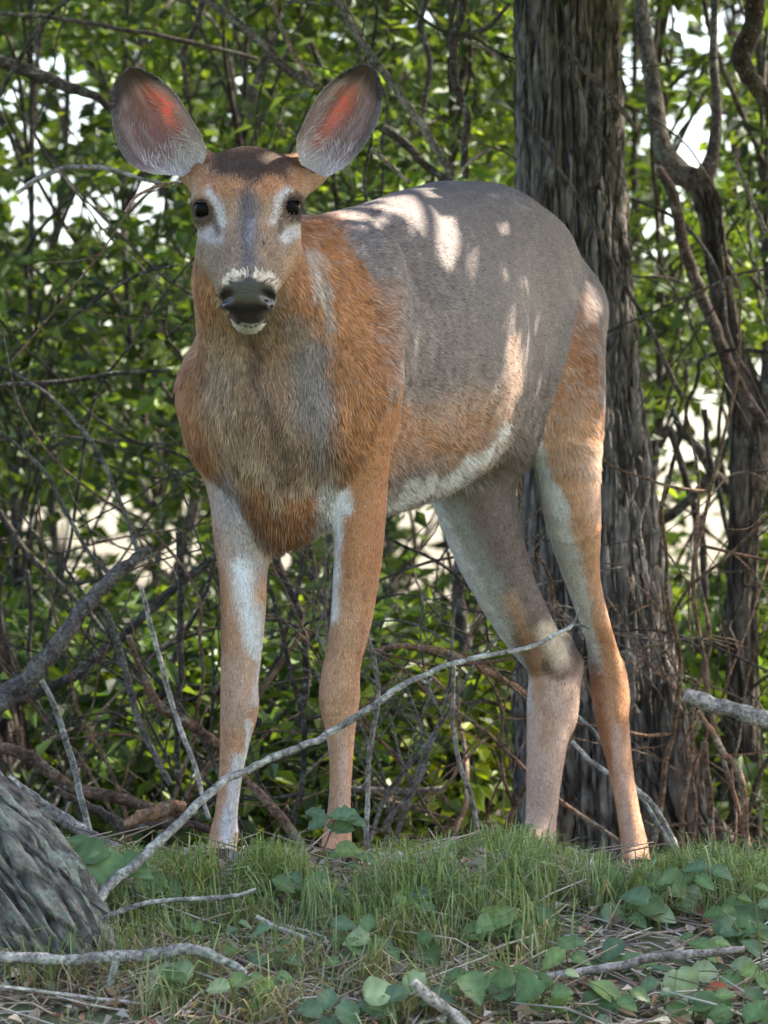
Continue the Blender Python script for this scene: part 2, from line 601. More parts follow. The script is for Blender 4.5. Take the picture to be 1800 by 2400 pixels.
# strokes: groups, colour, radius px, softness px, polyline in photo pixels, strength
STROKES = [
    # shoulder and neck, rusty
    (BODY, RUST, 68, 60, [(730, 560), (765, 640), (830, 760), (850, 900), (850, 1060)], 1),
    (BODY, RUST, 90, 50, [(405, 690), (408, 900), (445, 1050)], 1),
    (BODY, RUST, 70, 60, [(640, 1130), (700, 1200), (760, 1180)], .9),
    (BODY, RUST2, 40, 40, [(900, 690), (905, 850), (895, 1000)], .5),
    # throat
    (BODY, THROAT, 84, 60, [(588, 720), (600, 900), (650, 1060)], 1),
    (BODY, np.array([.40, .265, .155]), 36, 60, [(515, 790), (505, 980), (560, 1090)], .8),
    (BODY, GREY, 30, 40, [(690, 760), (720, 880), (720, 980)], .8),
    (BODY, ASH, 16, 22, [(728, 600), (752, 680), (770, 760)], .75),
    (BODY, BROWN, 20, 34, [(590, 780), (600, 900), (635, 1010), (680, 1080)], .8),
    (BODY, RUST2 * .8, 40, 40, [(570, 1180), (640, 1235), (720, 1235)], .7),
    (BODY, CREAM * .65, 12, 26, [(585, 1075), (630, 1120), (650, 1180)], .7),
    (BODY, CREAM * .65, 12, 26, [(680, 1145), (730, 1120), (780, 1110)], .7),
    (BODY, BROWN, 10, 22, [(650, 1100), (690, 1120)], .6),
    (BODY, WHITE * .75, 34, 30, [(770, 1145), (785, 1200), (770, 1250)], .9),
    (BODY, WHITE * .7, 36, 30, [(490, 1150), (520, 1200), (560, 1260)], .85),
    # belly behind the fore leg
    (BODY, TAN, 60, 90, [(950, 1020), (1050, 1000), (1120, 980)], .6),
    (BODY, RUST, 38, 60, [(940, 1000), (1020, 1040), (1110, 1020)], .6),
    (BODY, TANP, 16, 22, [(1205, 800), (1200, 900), (1170, 1000), (1110, 1080)], .7),  # sunlit edge of the flank fold, put into the coat colour
    (BODY, WHITE, 14, 18, [(905, 1195), (960, 1140), (1060, 1110), (1130, 1055), (1180, 1000)], 1),
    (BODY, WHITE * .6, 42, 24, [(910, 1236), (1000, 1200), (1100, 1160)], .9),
    # fore legs
    ({G_LF}, RUST, 90, 10, [(850, 1000), (850, 1400)], 1),
    ({G_LF}, TAN * .95, 90, 90, [(820, 1480), (795, 1700), (790, 2080)], 1),
    ({G_LF}, RUST2, 10, 14, [(880, 1230), (860, 1400), (840, 1560), (815, 1640)], .5),
    ({G_LF}, WHITE, 16, 14, [(795, 1160), (783, 1300), (775, 1440)], .9),
    ({G_LF}, WHITE * .9, 14, 14, [(800, 1140), (812, 1190)], .9),
    ({G_LF}, TANP, 10, 12, [(800, 1710), (803, 1900)], .8),
    ({G_LF}, CREAM * .9, 6, 6, [(766, 1720), (768, 1900)], .7),
    ({G_RF, G_LF}, RUST, 130, 40, [(400, 780), (430, 1010)], 1),
    ({G_LF}, RUST, 110, 40, [(860, 700), (850, 1000)], 1),
    ({G_RF}, TAN, 90, 10, [(550, 1100), (560, 1700), (520, 2080)], 1),
    ({G_RF}, RUST2, 14, 14, [(500, 1240), (515, 1400), (520, 1520)], .7),
    ({G_RF}, ASH * .75, 46, 50, [(525, 1150), (560, 1250), (590, 1320)], .8),
    ({G_RF}, WHITE, 20, 24, [(562, 1330), (576, 1430), (596, 1520)], .95),
    ({G_RF}, WHITE * .9, 12, 12, [(608, 1420), (606, 1560), (600, 1640)], .7),
    ({G_RF}, TANP * .85, 36, 30, [(560, 1560), (555, 1670)], .8),
    ({G_RF}, WHITE * .85, 14, 14, [(555, 1780), (540, 1880), (528, 2000)], .9),
    ({G_RF}, WHITE, 7, 7, [(585, 1690), (572, 1800), (556, 1940)], .9),
    # near hind leg
    ({G_LH}, RUST * .95 + ASH * .05, 120, 60, [(1330, 740), (1340, 860), (1325, 1020)], .95),
    ({G_LH}, TAN * 1.02, 100, 70, [(1330, 1060), (1360, 1250)], 1),
    ({G_LH}, TAN, 100, 30, [(1380, 1400), (1440, 1650), (1490, 2080)], 1),
    ({G_LH}, GREY, 80, 70, [(1180, 520), (1300, 570), (1390, 700)], 1),
    ({G_LH, G_TRUNK}, GREY * .9, 18, 16, [(1405, 780), (1408, 930)], .8),
    ({G_LH}, RUST2, 30, 30, [(1350, 720), (1360, 860)], .5),
    ({G_LH}, TANP, 22, 24, [(1395, 1060), (1400, 1200)], .7),  # sun along the rear edge of the leg, painted in
    ({G_LH}, WHITE, 26, 12, [(1228, 960), (1250, 1080), (1300, 1180)], 1),
    ({G_LH}, WHITE, 36, 20, [(1285, 1190), (1322, 1300), (1348, 1400)], .95),
    ({G_LH}, WHITE * .9, 22, 12, [(1355, 1400), (1375, 1500), (1392, 1560)], .95),
    ({G_LH}, RUST, 22, 20, [(1425, 1480), (1450, 1600), (1462, 1690)], .8),
    ({G_LH}, RUST2, 16, 16, [(1395, 1560), (1405, 1680), (1430, 1800)], .8),
    ({G_LH}, TANP, 10, 12, [(1440, 1700), (1462, 1880), (1490, 2030)], .7),
    # far hind leg
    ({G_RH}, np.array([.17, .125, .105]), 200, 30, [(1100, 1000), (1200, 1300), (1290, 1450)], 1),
    ({G_RH}, TANP * .9, 110, 50, [(1290, 1650), (1270, 1800), (1260, 2060)], 1),
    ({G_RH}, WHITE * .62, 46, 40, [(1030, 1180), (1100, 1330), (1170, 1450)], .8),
    ({G_RH}, WHITE * .95, 20, 16, [(1020, 1190), (1085, 1330), (1150, 1440), (1205, 1540), (1225, 1640)], .95),
    ({G_RH}, TAN * .8, 18, 20, [(1190, 1400), (1240, 1500), (1265, 1600)], .8),
    ({G_RH}, CREAM, 28, 20, [(1285, 1480), (1315, 1530)], .9),
    ({G_RH}, BROWN * 1.3, 11, 9, [(1350, 1515), (1345, 1570), (1310, 1585), (1280, 1560)], .85),
    ({G_RH}, TAN * .8, 20, 20, [(1255, 1630), (1290, 1680), (1280, 1740)], .5),
    # spine, a shade darker
    ({G_TRUNK}, GREY2, 14, 26, [(760, 480), (900, 440), (1060, 418), (1200, 470)], .35),
]
HEAD_STROKES = [
    ({G_HEAD}, RUST * .85, 60, 40, [(500, 400), (660, 400)], .85),
    ({G_HEAD}, BROWN * .45, 44, 34, [(530, 382), (585, 372), (645, 382)], .95),
    ({G_HEAD}, BROWN * .45, 32, 30, [(588, 400), (592, 425)], .9),
    ({G_HEAD}, RUST, 22, 20, [(530, 440), (580, 460), (640, 440)], .8),
    ({G_HEAD}, RUST, 12, 16, [(530, 340), (610, 338)], .5),
    ({G_HEAD}, np.array([.22, .148, .095]), 60, 36, [(480, 560), (500, 640), (520, 680)], 1),
    ({G_HEAD}, np.array([.22, .148, .095]), 60, 36, [(690, 550), (670, 640), (640, 680)], 1),
    ({G_HEAD}, np.array([.36, .20, .11]), 16, 14, [(698, 570), (685, 640), (660, 700)], .7),
    ({G_HEAD}, np.array([.105, .092, .088]), 24, 30, [(580, 470), (580, 560), (582, 640)], .95),
    ({G_HEAD}, np.array([.21, .19, .185]), 9, 9, [(588, 520), (586, 570)], .7),
    ({G_HEAD}, ASH, 9, 13, [(490, 452), (508, 470), (518, 505), (520, 530)], .9),
    ({G_HEAD}, ASH, 9, 13, [(672, 452), (650, 470), (642, 500), (636, 525)], .9),
    ({G_HEAD}, ASH * .8, 18, 16, [(480, 548), (505, 560)], .8),
    ({G_HEAD}, ASH * .95, 18, 14, [(690, 545), (668, 560)], .9),
    ({G_HEAD}, BROWN * .6, 31, 12, [(468, 494), (474, 500)], .95),
    ({G_HEAD}, BROWN * .6, 31, 12, [(688, 486), (690, 492)], .95),
    ({G_HEAD}, BROWN * .7, 6, 7, [(494, 508), (507, 535), (511, 556)], .7),
    ({G_HEAD}, BROWN * .7, 6, 7, [(666, 504), (655, 530), (652, 552)], .7),
    ({G_HEAD}, DARK * 1.2, 4, 4, [(613, 575), (615, 578)], .8),
    ({G_HEAD}, CREAM * 1.1, 9, 6, [(528, 668), (545, 648), (570, 644)], .95),
    ({G_HEAD}, CREAM * 1.1, 9, 6, [(598, 644), (625, 650), (642, 672)], .95),
    ({G_HEAD}, WHITE * .95, 22, 8, [(540, 762), (588, 772), (636, 760)], 1),
    ({G_HEAD}, WHITE * .9, 9, 6, [(528, 742), (540, 765)], .9),
    ({G_HEAD}, WHITE * .9, 9, 6, [(646, 742), (636, 765)], .9),
    ({G_HEAD}, DARK * .5, 11, 5, [(545, 742), (588, 752), (630, 742)], 1),
    ({G_HEAD}, DARK * .55, 30, 5, [(545, 692), (588, 705), (622, 692)], 1),
    ({G_HEAD}, DARK * .55, 20, 5, [(548, 682), (588, 672), (618, 682)], 1),
    ({G_HEAD}, DARK * .55, 16, 4, [(534, 715), (588, 733), (636, 715)], 1),
    ({G_HEAD}, WHITE * .55, 6, 4, [(634, 715), (642, 735)], .6),
]

def stroke_dist(u, v, pts):
    d = np.full(u.shape, 1e9)
    for (x0, y0), (x1, y1) in zip(pts[:-1], pts[1:]):
        bx, by = x1 - x0, y1 - y0
        t = np.clip(((u - x0) * bx + (v - y0) * by) / (bx * bx + by * by + 1e-9), 0, 1)
        d = np.minimum(d, np.hypot(u - x0 - t * bx, v - y0 - t * by))
    return d

def coat_colour(pd, nd, grp):
    """coat colour at deer-frame points; the side the photograph does not show mirrors the one it shows"""
    w = d2w(pd)
    nw = nd[:, 0:1] * AX_S + nd[:, 1:2] * AX_L + nd[:, 2:3] * np.array([0, 0, 1.0])
    view = CAM - w
    view /= np.linalg.norm(view, axis=1, keepdims=True)
    hid = ((nw * view).sum(1) < -0.35) & (grp != G_HEAD)
    pm = pd.copy()
    pm[hid, 1] *= -1
    legs = grp >= G_LF
    pm[hid & legs] = pd[hid & legs]
    g2 = grp.copy()
    u, v = to_uv(d2w(pm))
    nz1 = fbm(pd * np.array([55, 55, 40]), 3, 3) - .5
    nz2 = fbm(pd * np.array([55, 55, 40]) + 31, 3, 9) - .5
    nz3 = fbm(pd * 160, 2, 21) - .5
    amp = np.where(grp == G_HEAD, 12, np.where((grp >= G_LF) & (pd[:, 2] < .62), 20, 46))
    u = u + nz1 * amp
    v = v + nz2 * amp
    col = np.tile(GREY, (len(pd), 1))
    col[grp == G_HEAD] = np.array([.30, .185, .11])
    col[(grp == G_NECK)] = RUST * .8 + GREY * .2
    for gs, c, r, soft, pts, k in STROKES + HEAD_STROKES:
        soft = soft * (1.7 if min(gs) >= G_LF else 1.35 if G_HEAD in gs else 1.2)
        sel = np.isin(g2, list(gs))
        if not sel.any():
            continue
        d = stroke_dist(u[sel], v[sel], pts)
        wt = (1 - smooth(r - soft * .5, r + soft * .5, d)) * k
        col[sel] = col[sel] * (1 - wt[:, None]) + c * wt[:, None]
    # hooves
    for gg, zz in ((G_LF, .022), (G_RF, .022), (G_LH, -.030), (G_RH, -.018)):
        col[(grp == gg) & (pd[:, 2] < zz)] = DARK
    broad = fbm(pd * 9 + 3, 3, 41) - .5
    return np.clip(col * (1 + nz3[:, None] * .25 + broad[:, None] * .30), 0.004, 0.9)

print('deer: meshing')
dv_, dq_ = surface_nets(LO, HI, 0.004)
for _ in range(2):
    nrm_ = sdf_normal(dv_)
    dv_ = dv_ - nrm_ * np.clip(sdf_chunks(dv_), -0.003, 0.003)[:, None]
nrm_ = sdf_normal(dv_)
grp_ = np.concatenate([sdf(dv_[i:i + 200000], True)[1] for i in range(0, len(dv_), 200000)])
col_ = coat_colour(dv_, nrm_, grp_)
w_ = d2w(dv_)
u_, v_ = to_uv(w_)
wet_ = ((grp_ == G_HEAD) & (col_.sum(1) < 0.10) & (v_ > 640)).astype(np.float32)
print('deer verts', len(dv_))

# ---- ears: a cupped blade of two skins, grown into the same mesh
EAR_T = {
    -1: (np.array([(452, 398)]), (295, 160), [(0, 32, 28), (.07, 51, 52), (.15, 58, 82), (.3, 62, 112), (.45, 64, 116), (.6, 64, 106), (.75, 54, 86), (.88, 37, 58), (.96, 20, 34), (1, 3, 3)]),
    1: (np.array([(735, 402)]), (868, 151), [(0, 34, 30), (.09, 58, 49), (.15, 67, 59), (.31, 73, 72), (.45, 74, 78), (.6, 72, 77), (.76, 57, 66), (.91, 33, 39), (.97, 18, 20), (1, 3, 3)])}

def soft_interp(x, xp, fp):
    m = np.gradient(fp, xp)
    i = int(np.clip(np.searchsorted(xp, x) - 1, 0, len(xp) - 2))
    h = xp[i + 1] - xp[i]
    t = (x - xp[i]) / h
    return ((2 * t ** 3 - 3 * t ** 2 + 1) * fp[i] + (t ** 3 - 2 * t ** 2 + t) * h * m[i] + (3 * t ** 2 - 2 * t ** 3) * fp[i + 1] + (t ** 3 - t ** 2) * h * m[i + 1])

def make_ear(sg):
    base, tip, tab = EAR_T[sg]
    base = base[0].astype(float)
    tip = np.array(tip, float)
    ax = tip - base
    ln = np.hypot(*ax)
    d = ax / ln
    nin = np.array([-d[1], d[0]])
    if nin[0] * (-sg) < 0:
        nin = -nin
    tab = np.array(tab)
    nt_, nw_ = 60, 48
    tt = np.linspace(0, 1, nt_) ** 1.0
    tt = 1 - (1 - tt) ** 1.25
    verts, cols, tr = [], [], []
    Yb = 6.872
    for side in (0, 1):
        for t in tt:
            wi = max(2, soft_interp(t, tab[:, 0], tab[:, 1]))
            wo = max(2, soft_interp(t, tab[:, 0], tab[:, 2]))
            for j in range(nw_):
                q = -1 + 2 * j / (nw_ - 1)
                off = wi * q if q > 0 else wo * q
                uv = base + ax * t + nin * off
                cup = (1 - abs(q) ** 2.2)
                depth = cup * (0.046 * math.sin(math.pi * min(1, t * .9 + .12)) ** .7) + 0.012 * (1 - t) * cup
                edge = 0.012 * (abs(q) ** 6) * math.sin(math.pi * t)
                y = Yb + 0.010 * t + depth - edge
                th = (0.0016 + 0.0030 * cup + 0.004 * (1 - t) * cup) * (0 if (abs(q) > .999 or t > .999) else 1)
                p = P(uv[0], uv[1], y + (th if side else 0))
                verts.append(p)
                # colour
                if side == 0:
                    c = np.array([.20, .125, .11]) * (1 - math.exp(-((q - .1) / .45) ** 2 - ((t - .5) / .25) ** 2)) + np.array([.30, .115, .105]) * math.exp(-((q - .1) / .45) ** 2 - ((t - .5) / .25) ** 2)
                    hairs = np.array([.50, .43, .41])
                    pink = np.array([.62, .235, .17])
                    nsd = fbm(np.array([[q * 11 + t * 3 + sg * 7, t * 5 - q * 2, 3.1]]), 3, 5)[0]
                    # pink skin, with the sun's red glow through the ear painted in
                    pk = (.35 + .9 * nsd) * math.exp(-((q - (.42 if sg < 0 else .30 - .45 * (t - .3))) / (.34 if sg < 0 else .26)) ** 2) * smooth(.10, .25, t) * (math.exp(-((t - .48) / .20) ** 2) if sg < 0 else 1 - smooth(.66, .86, t))
                    c = c * (1 - pk) + pink * pk
                    hw_ = smooth(.35, .75, nsd) * (1 - pk * .8) * .35 + .35 * math.exp(-((abs(q) - .75) / .18) ** 2) * (q > 0)
                    c = c * (1 - hw_) + hairs * hw_
                    dk = smooth(.78, .93, t + .10 * abs(q)) * .9 + smooth(.66, .92, -q) * .8 * smooth(.15, .4, t)
                    dk = min(dk + smooth(.72, .95, q) * .6 * smooth(.45, .65, t), 1)
                    c = c * (1 - dk) + DARK * 1.6 * dk
                    low = (1 - smooth(.08, .25, t)) * .6
                    c = c * (1 - low) + np.array([.55, .48, .42]) * low
                    tr.append(min(1, .14 + .22 * math.exp(-((q - .1) / .5) ** 2 - ((t - .5) / .3) ** 2) + .75 * pk) * (1 - .9 * dk))
                else:
                    c = np.array([.42, .27, .20]) * (1 - smooth(.75, 1, t) * .7)
                    tr.append(1.0)
                cols.append(c)
    verts = np.array(verts)
    cols = np.array(cols)
    fs = []
    n1 = nt_ * nw_
    for side in (0, 1):
        for i in range(nt_ - 1):
            for j in range(nw_ - 1):
                a = side * n1 + i * nw_ + j
                f = [a, a + 1, a + nw_ + 1, a + nw_]
                fs.append(f if (side == 0) == (sg > 0) else f[::-1])
    for i in range(nt_ - 1):
        for j in (0, nw_ - 1):
            a = i * nw_ + j
            f = [a, a + nw_, a + nw_ + n1, a + n1]
            fs.append(f)
    return verts, np.array(fs), cols, np.array(tr)

body_v, body_f, body_c = [w_], [dq_], [col_]
body_tr, body_wet = [np.zeros(len(w_))], [wet_]
midx = [np.zeros(len(dq_), int)]
off_ = len(w_)
for sg in (-1, 1):
    ev, ef, ec, et = make_ear(sg)
    body_v.append(ev); body_f.append(ef + off_); body_c.append(ec)
    body_tr.append(et); body_wet.append(np.zeros(len(ev)))
    midx.append(np.ones(len(ef), int))
    off_ += len(ev)
body_v = np.concatenate(body_v); body_f = np.concatenate(body_f); body_c = np.concatenate(body_c)

DEER_BASE = np.array([0.04, 7.4, 0.0])

def mat_coat():
    m, nt, b = new_mat('coat')
    at = nt.nodes.new('ShaderNodeAttribute'); at.attribute_name = 'Col'
    nt.links.new(at.outputs['Color'], b.inputs['Base Color'])
    aw = nt.nodes.new('ShaderNodeAttribute'); aw.attribute_name = 'wet'
    mr = nt.nodes.new('ShaderNodeMapRange')
    mr.inputs['To Min'].default_value = .75
    mr.inputs['To Max'].default_value = .20
    nt.links.new(aw.outputs['Fac'], mr.inputs['Value'])
    nt.links.new(mr.outputs[0], b.inputs['Roughness'])
    ms = nt.nodes.new('ShaderNodeMapRange')
    ms.inputs['To Min'].default_value = .12
    ms.inputs['To Max'].default_value = .5
    nt.links.new(aw.outputs['Fac'], ms.inputs['Value'])
    nt.links.new(ms.outputs[0], b.inputs['Specular IOR Level'])
    tc = nt.nodes.new('ShaderNodeTexCoord')
    nz = nt.nodes.new('ShaderNodeTexNoise')
    nz.inputs['Scale'].default_value = 380
    nz.inputs['Detail'].default_value = 3
    nt.links.new(tc.outputs['Object'], nz.inputs['Vector'])
    bp = nt.nodes.new('ShaderNodeBump')
    bp.inputs['Strength'].default_value = .35
    bp.inputs['Distance'].default_value = .002
    nt.links.new(nz.outputs['Fac'], bp.inputs['Height'])
    nt.links.new(bp.outputs[0], b.inputs['Normal'])
    return m

def mat_ear():
    m, nt, b = new_mat('ear_skin')
    at = nt.nodes.new('ShaderNodeAttribute'); at.attribute_name = 'Col'
    nt.links.new(at.outputs['Color'], b.inputs['Base Color'])
    b.inputs['Roughness'].default_value = .7
    b.inputs['Specular IOR Level'].default_value = .15
    tr = nt.nodes.new('ShaderNodeBsdfTranslucent')
    mul = nt.nodes.new('ShaderNodeVectorMath'); mul.operation = 'MULTIPLY'
    mul.inputs[1].default_value = (1.5, .85, .7)
    nt.links.new(at.outputs['Color'], mul.inputs[0])
    nt.links.new(mul.outputs[0], tr.inputs['Color'])
    am = nt.nodes.new('ShaderNodeAttribute'); am.attribute_name = 'thin'
    k = nt.nodes.new('ShaderNodeMath'); k.operation = 'MULTIPLY'; k.inputs[1].default_value = .42
    nt.links.new(am.outputs['Fac'], k.inputs[0])
    mix = nt.nodes.new('ShaderNodeMixShader')
    nt.links.new(k.outputs[0], mix.inputs[0])
    nt.links.new(b.outputs[0], mix.inputs[1])
    nt.links.new(tr.outputs[0], mix.inputs[2])
    nt.links.new(mix.outputs[0], nt.nodes['Material Output'].inputs['Surface'])
    return m

M_COAT, M_EAR = mat_coat(), mat_ear()
deer = thing('deer', DEER_BASE, 'white-tailed deer with big upright ears and a rusty and grey coat, standing in the grass', 'deer')
new_obj('body', mesh_np('body', body_v, body_f, [M_COAT, M_EAR], body_c,
                        {'thin': np.concatenate(body_tr), 'wet': np.concatenate(body_wet)}, mat_idx=np.concatenate(midx), base=DEER_BASE), deer)

# ---- eyes
def uv_sphere(c, r, nu=32, nv=20, axes=(1, 1, 1)):
    vs_, fs = [], []
    for i in range(nv + 1):
        ph = math.pi * i / nv
        for j in range(nu):
            a = 2 * math.pi * j / nu
            vs_.append(c + np.array([r * axes[0] * math.sin(ph) * math.cos(a), r * axes[1] * math.sin(ph) * math.sin(a), r * axes[2] * math.cos(ph)]))
    for i in range(nv):
        for j in range(nu):
            fs.append([i * nu + j, i * nu + (j + 1) % nu, (i + 1) * nu + (j + 1) % nu, (i + 1) * nu + j][::-1])
    return np.array(vs_), np.array(fs)

m_eye, nt, b = new_mat('eye')
b.inputs['Base Color'].default_value = (.004, .003, .003, 1)
b.inputs['Roughness'].default_value = .06
b.inputs['Specular IOR Level'].default_value = .05
m_lid = mat_attr('eyelid', rough=.8, spec=.1)
for e, sg in zip(EYES, (-1, 1)):
    c = d2w(e)
    v, f = uv_sphere(c, .0157)
    eye = new_obj('eye', mesh_np('eye', v, f, m_eye, base=DEER_BASE), deer)
    # upper lid with lashes: dark rim over the eyeball
    fwd = np.array([sg * .62, -.76, .05]); fwd /= np.linalg.norm(fwd)
    side = np.cross(fwd, [0, 0, 1]); side /= np.linalg.norm(side)
    upv = np.cross(side, fwd)
    lv, lf = [], []
    for lid, (e0, e1, thick) in enumerate([(RAD(26), RAD(82), .0176), (RAD(-40), RAD(-82), .0170)]):
        b0 = len(lv)
        for i in range(25):
            az = RAD(-78 + 156 * i / 24)
            for j in range(7):
                k = j / 6
                bow = math.cos(az) ** .8
                el = (e0 * (.25 + .75 * bow)) * (1 - k) + e1 * k
                dirn = fwd * math.cos(el) * math.cos(az) + side * math.cos(el) * math.sin(az) + upv * math.sin(el)
                lv.append(c + dirn * (thick - .0012 * k))
        for i in range(24):
            for j in range(6):
                a = b0 + i * 7 + j
                lf.append([a, a + 1, a + 8, a + 7])
    lv = np.array(lv)
    lc = np.tile(np.array([.028, .020, .017]), (len(lv), 1))
    new_obj('eyelid', mesh_np('eyelid', lv, np.array(lf), m_lid, lc, base=c), eye, loc=c - DEER_BASE)

# ---- the fur, one strand mesh over the coat
def make_fur(n):
    tri = np.concatenate([dq_[:, [0, 1, 2]], dq_[:, [0, 2, 3]]])
    a, b, c = dv_[tri[:, 0]], dv_[tri[:, 1]], dv_[tri[:, 2]]
    area = np.linalg.norm(np.cross(b - a, c - a), axis=1) * .5
    nt_ = nrm_[tri[:, 0]]
    nw = nt_[:, 0:1] * AX_S + nt_[:, 1:2] * AX_L + nt_[:, 2:3] * np.array([0, 0, 1.0])
    face = -nw[:, 1]
    g = grp_[tri[:, 0]]
    wgt = area * np.where(face > -.25, 1.0, .22) * np.where(g == G_HEAD, 2.4, 1.0) * np.where(g >= G_LF, 1.3, 1)
    wgt *= (wet_[tri[:, 0]] < .5)
    pick = rng.choice(len(tri), n, p=wgt / wgt.sum())
    r1, r2 = rng.random(n), rng.random(n)
    m = r1 + r2 > 1
    r1[m], r2[m] = 1 - r1[m], 1 - r2[m]
    A, B, C = tri[pick, 0], tri[pick, 1], tri[pick, 2]
    p = dv_[A] + r1[:, None] * (dv_[B] - dv_[A]) + r2[:, None] * (dv_[C] - dv_[A])
    nn = nrm_[A]
    col = col_[A]
    g = grp_[A]
    # strand direction in the deer frame
    flow = np.zeros((n, 3))
    flow[:] = (1.0, 0, -.35)
    s, z = p[:, 0], p[:, 2]
    front = (1 - smooth(.0, .15, s))[:, None]
    flow = flow * (1 - front) + np.array([.15, 0, -1.0]) * front
    neck = g == G_NECK
    flow[neck] = (.55, 0, -.75)
    flow[neck, 1] += np.sign(p[neck, 1]) * .25
    legm = g >= G_LF
    flow[legm] = (.12, 0, -1.0)
    thigh = legm & (z > .55) & (s > .5)
    flow[thigh] = (.55, 0, -.8)
    hd = g == G_HEAD
    ha = w2d(D0 + HA)
    flow[hd] = -ha
    flow[hd] += np.array([0, 0, -.15])
    eyd = np.minimum(np.linalg.norm(p - EYES[0], axis=1), np.linalg.norm(p - EYES[1], axis=1))
    flow += (np.stack([fbm(p * 34, 2, 50 + i) for i in range(3)], 1) - .5) * np.where(hd, .5, 1.15)[:, None]
    flow += rng.normal(0, .13, (n, 3))
    flow -= nn * (flow * nn).sum(1, keepdims=True)
    flow /= np.linalg.norm(flow, axis=1, keepdims=True) + 1e-9
    ln = np.full(n, .0095)
    wide = np.full(n, .00062)
    under = smooth(-.25, -.75, nn[:, 2]) * (g == G_TRUNK)
    ln += .016 * under
    chest = (1 - smooth(.0, .16, s)) * (z < .82) * (g <= G_NECK)
    ln += .003 * chest
    ln -= .004 * chest * (z < .56)
    rusty = smooth(.10, .2, col[:, 0] - col[:, 2]) * (g <= G_NECK)
    ln += .002 * rusty
    greyflat = smooth(.3, .45, s) * smooth(.66, .74, z) * (g == G_TRUNK)
    ln -= .004 * greyflat
    ln *= np.where((g == G_NECK) | (chest > .3), .8, 1)
    ln[legm] = .0055
    ln[thigh] = .013
    ln[hd] = .0068
    ln[hd & (eyd < .03)] = .0045
    keep = ~(hd & (eyd < .0170))
    ln *= rng.uniform(.6, 1.35, n)
    lift = .15 + .18 * rng.random(n) + .2 * under + .08 * chest - .06 * greyflat
    lift[hd] = .22
    lift[legm] = .16
    dirn = flow + nn * lift[:, None]
    dirn /= np.linalg.norm(dirn, axis=1, keepdims=True)
    # sideways vector: across the strand, seen from the camera
    pw = d2w(p)
    dw = dirn[:, 0:1] * AX_S + dirn[:, 1:2] * AX_L + dirn[:, 2:3] * np.array([0, 0, 1.0])
    nw = nn[:, 0:1] * AX_S + nn[:, 1:2] * AX_L + nn[:, 2:3] * np.array([0, 0, 1.0])
    sw = np.cross(dw, nw)
    sw /= np.linalg.norm(sw, axis=1, keepdims=True) + 1e-9
    bend = flow[:, 0:1] * AX_S + flow[:, 1:2] * AX_L + flow[:, 2:3] * np.array([0, 0, 1.0])
    L = ln[:, None]
    W = (wide * rng.uniform(.7, 1.3, n))[:, None]
    v0 = pw - nw * .0008
    v1 = pw + dw * L * .5
    v2 = v1 + (dw * .55 + bend * .45) * L * .5 - np.array([0, 0, .10]) * L * .5
    V = np.stack([v0 - sw * W, v0 + sw * W, v1 - sw * W * .8, v1 + sw * W * .8, v2], 1)
    # banded hair: dark root, pale tip in places
    jit = rng.uniform(.6, 1.42, n)[:, None]
    streak = fbm(p * np.array([46, 46, 150]) + 7, 3, 83)
    tipk = (rng.random(n) < np.where((legm & ~thigh) | hd | (chest > .5), .12, smooth(.42, .66, streak) * .8))[:, None] * smooth(.02, .12, col[:, 0] - col[:, 2])[:, None]
    clump = .5 + 1.0 * fbm(p * np.array([95, 95, 42]), 2, 61)
    clump = 1 + (clump - 1) * np.where(g <= G_NECK, 1.0, .55)
    clump = 1 + (clump - 1) * (1 - .45 * smooth(.3, .45, s) * smooth(.66, .74, z))
    jit = jit * clump[:, None]
    root = col * jit * .9
    tipc = np.clip(col * jit * 1.12, 0, .85)
    tipc = tipc * (1 - tipk * .45) + np.array([.60, .52, .47]) * tipk * .45
    dk = ((rng.random(n) < .10) & (g <= G_NECK))[:, None]
    root = np.where(dk, root * .55, root)
    tipc = np.where(dk, tipc * .6, tipc)
    Cc = np.stack([root, root, (root + tipc) / 2, (root + tipc) / 2, tipc], 1)
    N = np.repeat(nw[:, None, :], 5, 1)
    V, Cc, N = V[keep], Cc[keep], N[keep]
    k = len(V)
    base = np.arange(k)[:, None] * 5
    q = base + np.array([[0, 1, 3, 2]])
    t = base + np.array([[2, 3, 4]])
    return V.reshape(-1, 3), [q, t], Cc.reshape(-1, 3), N.reshape(-1, 3)

def mat_fur():
    m, nt, b = new_mat('fur')
    at = nt.nodes.new('ShaderNodeAttribute'); at.attribute_name = 'Col'
    an = nt.nodes.new('ShaderNodeAttribute'); an.attribute_name = 'coat_normal'
    nt.links.new(at.outputs['Color'], b.inputs['Base Color'])
    nt.links.new(an.outputs['Vector'], b.inputs['Normal'])
    b.inputs['Roughness'].default_value = .6
    b.inputs['Specular IOR Level'].default_value = .08
    return m

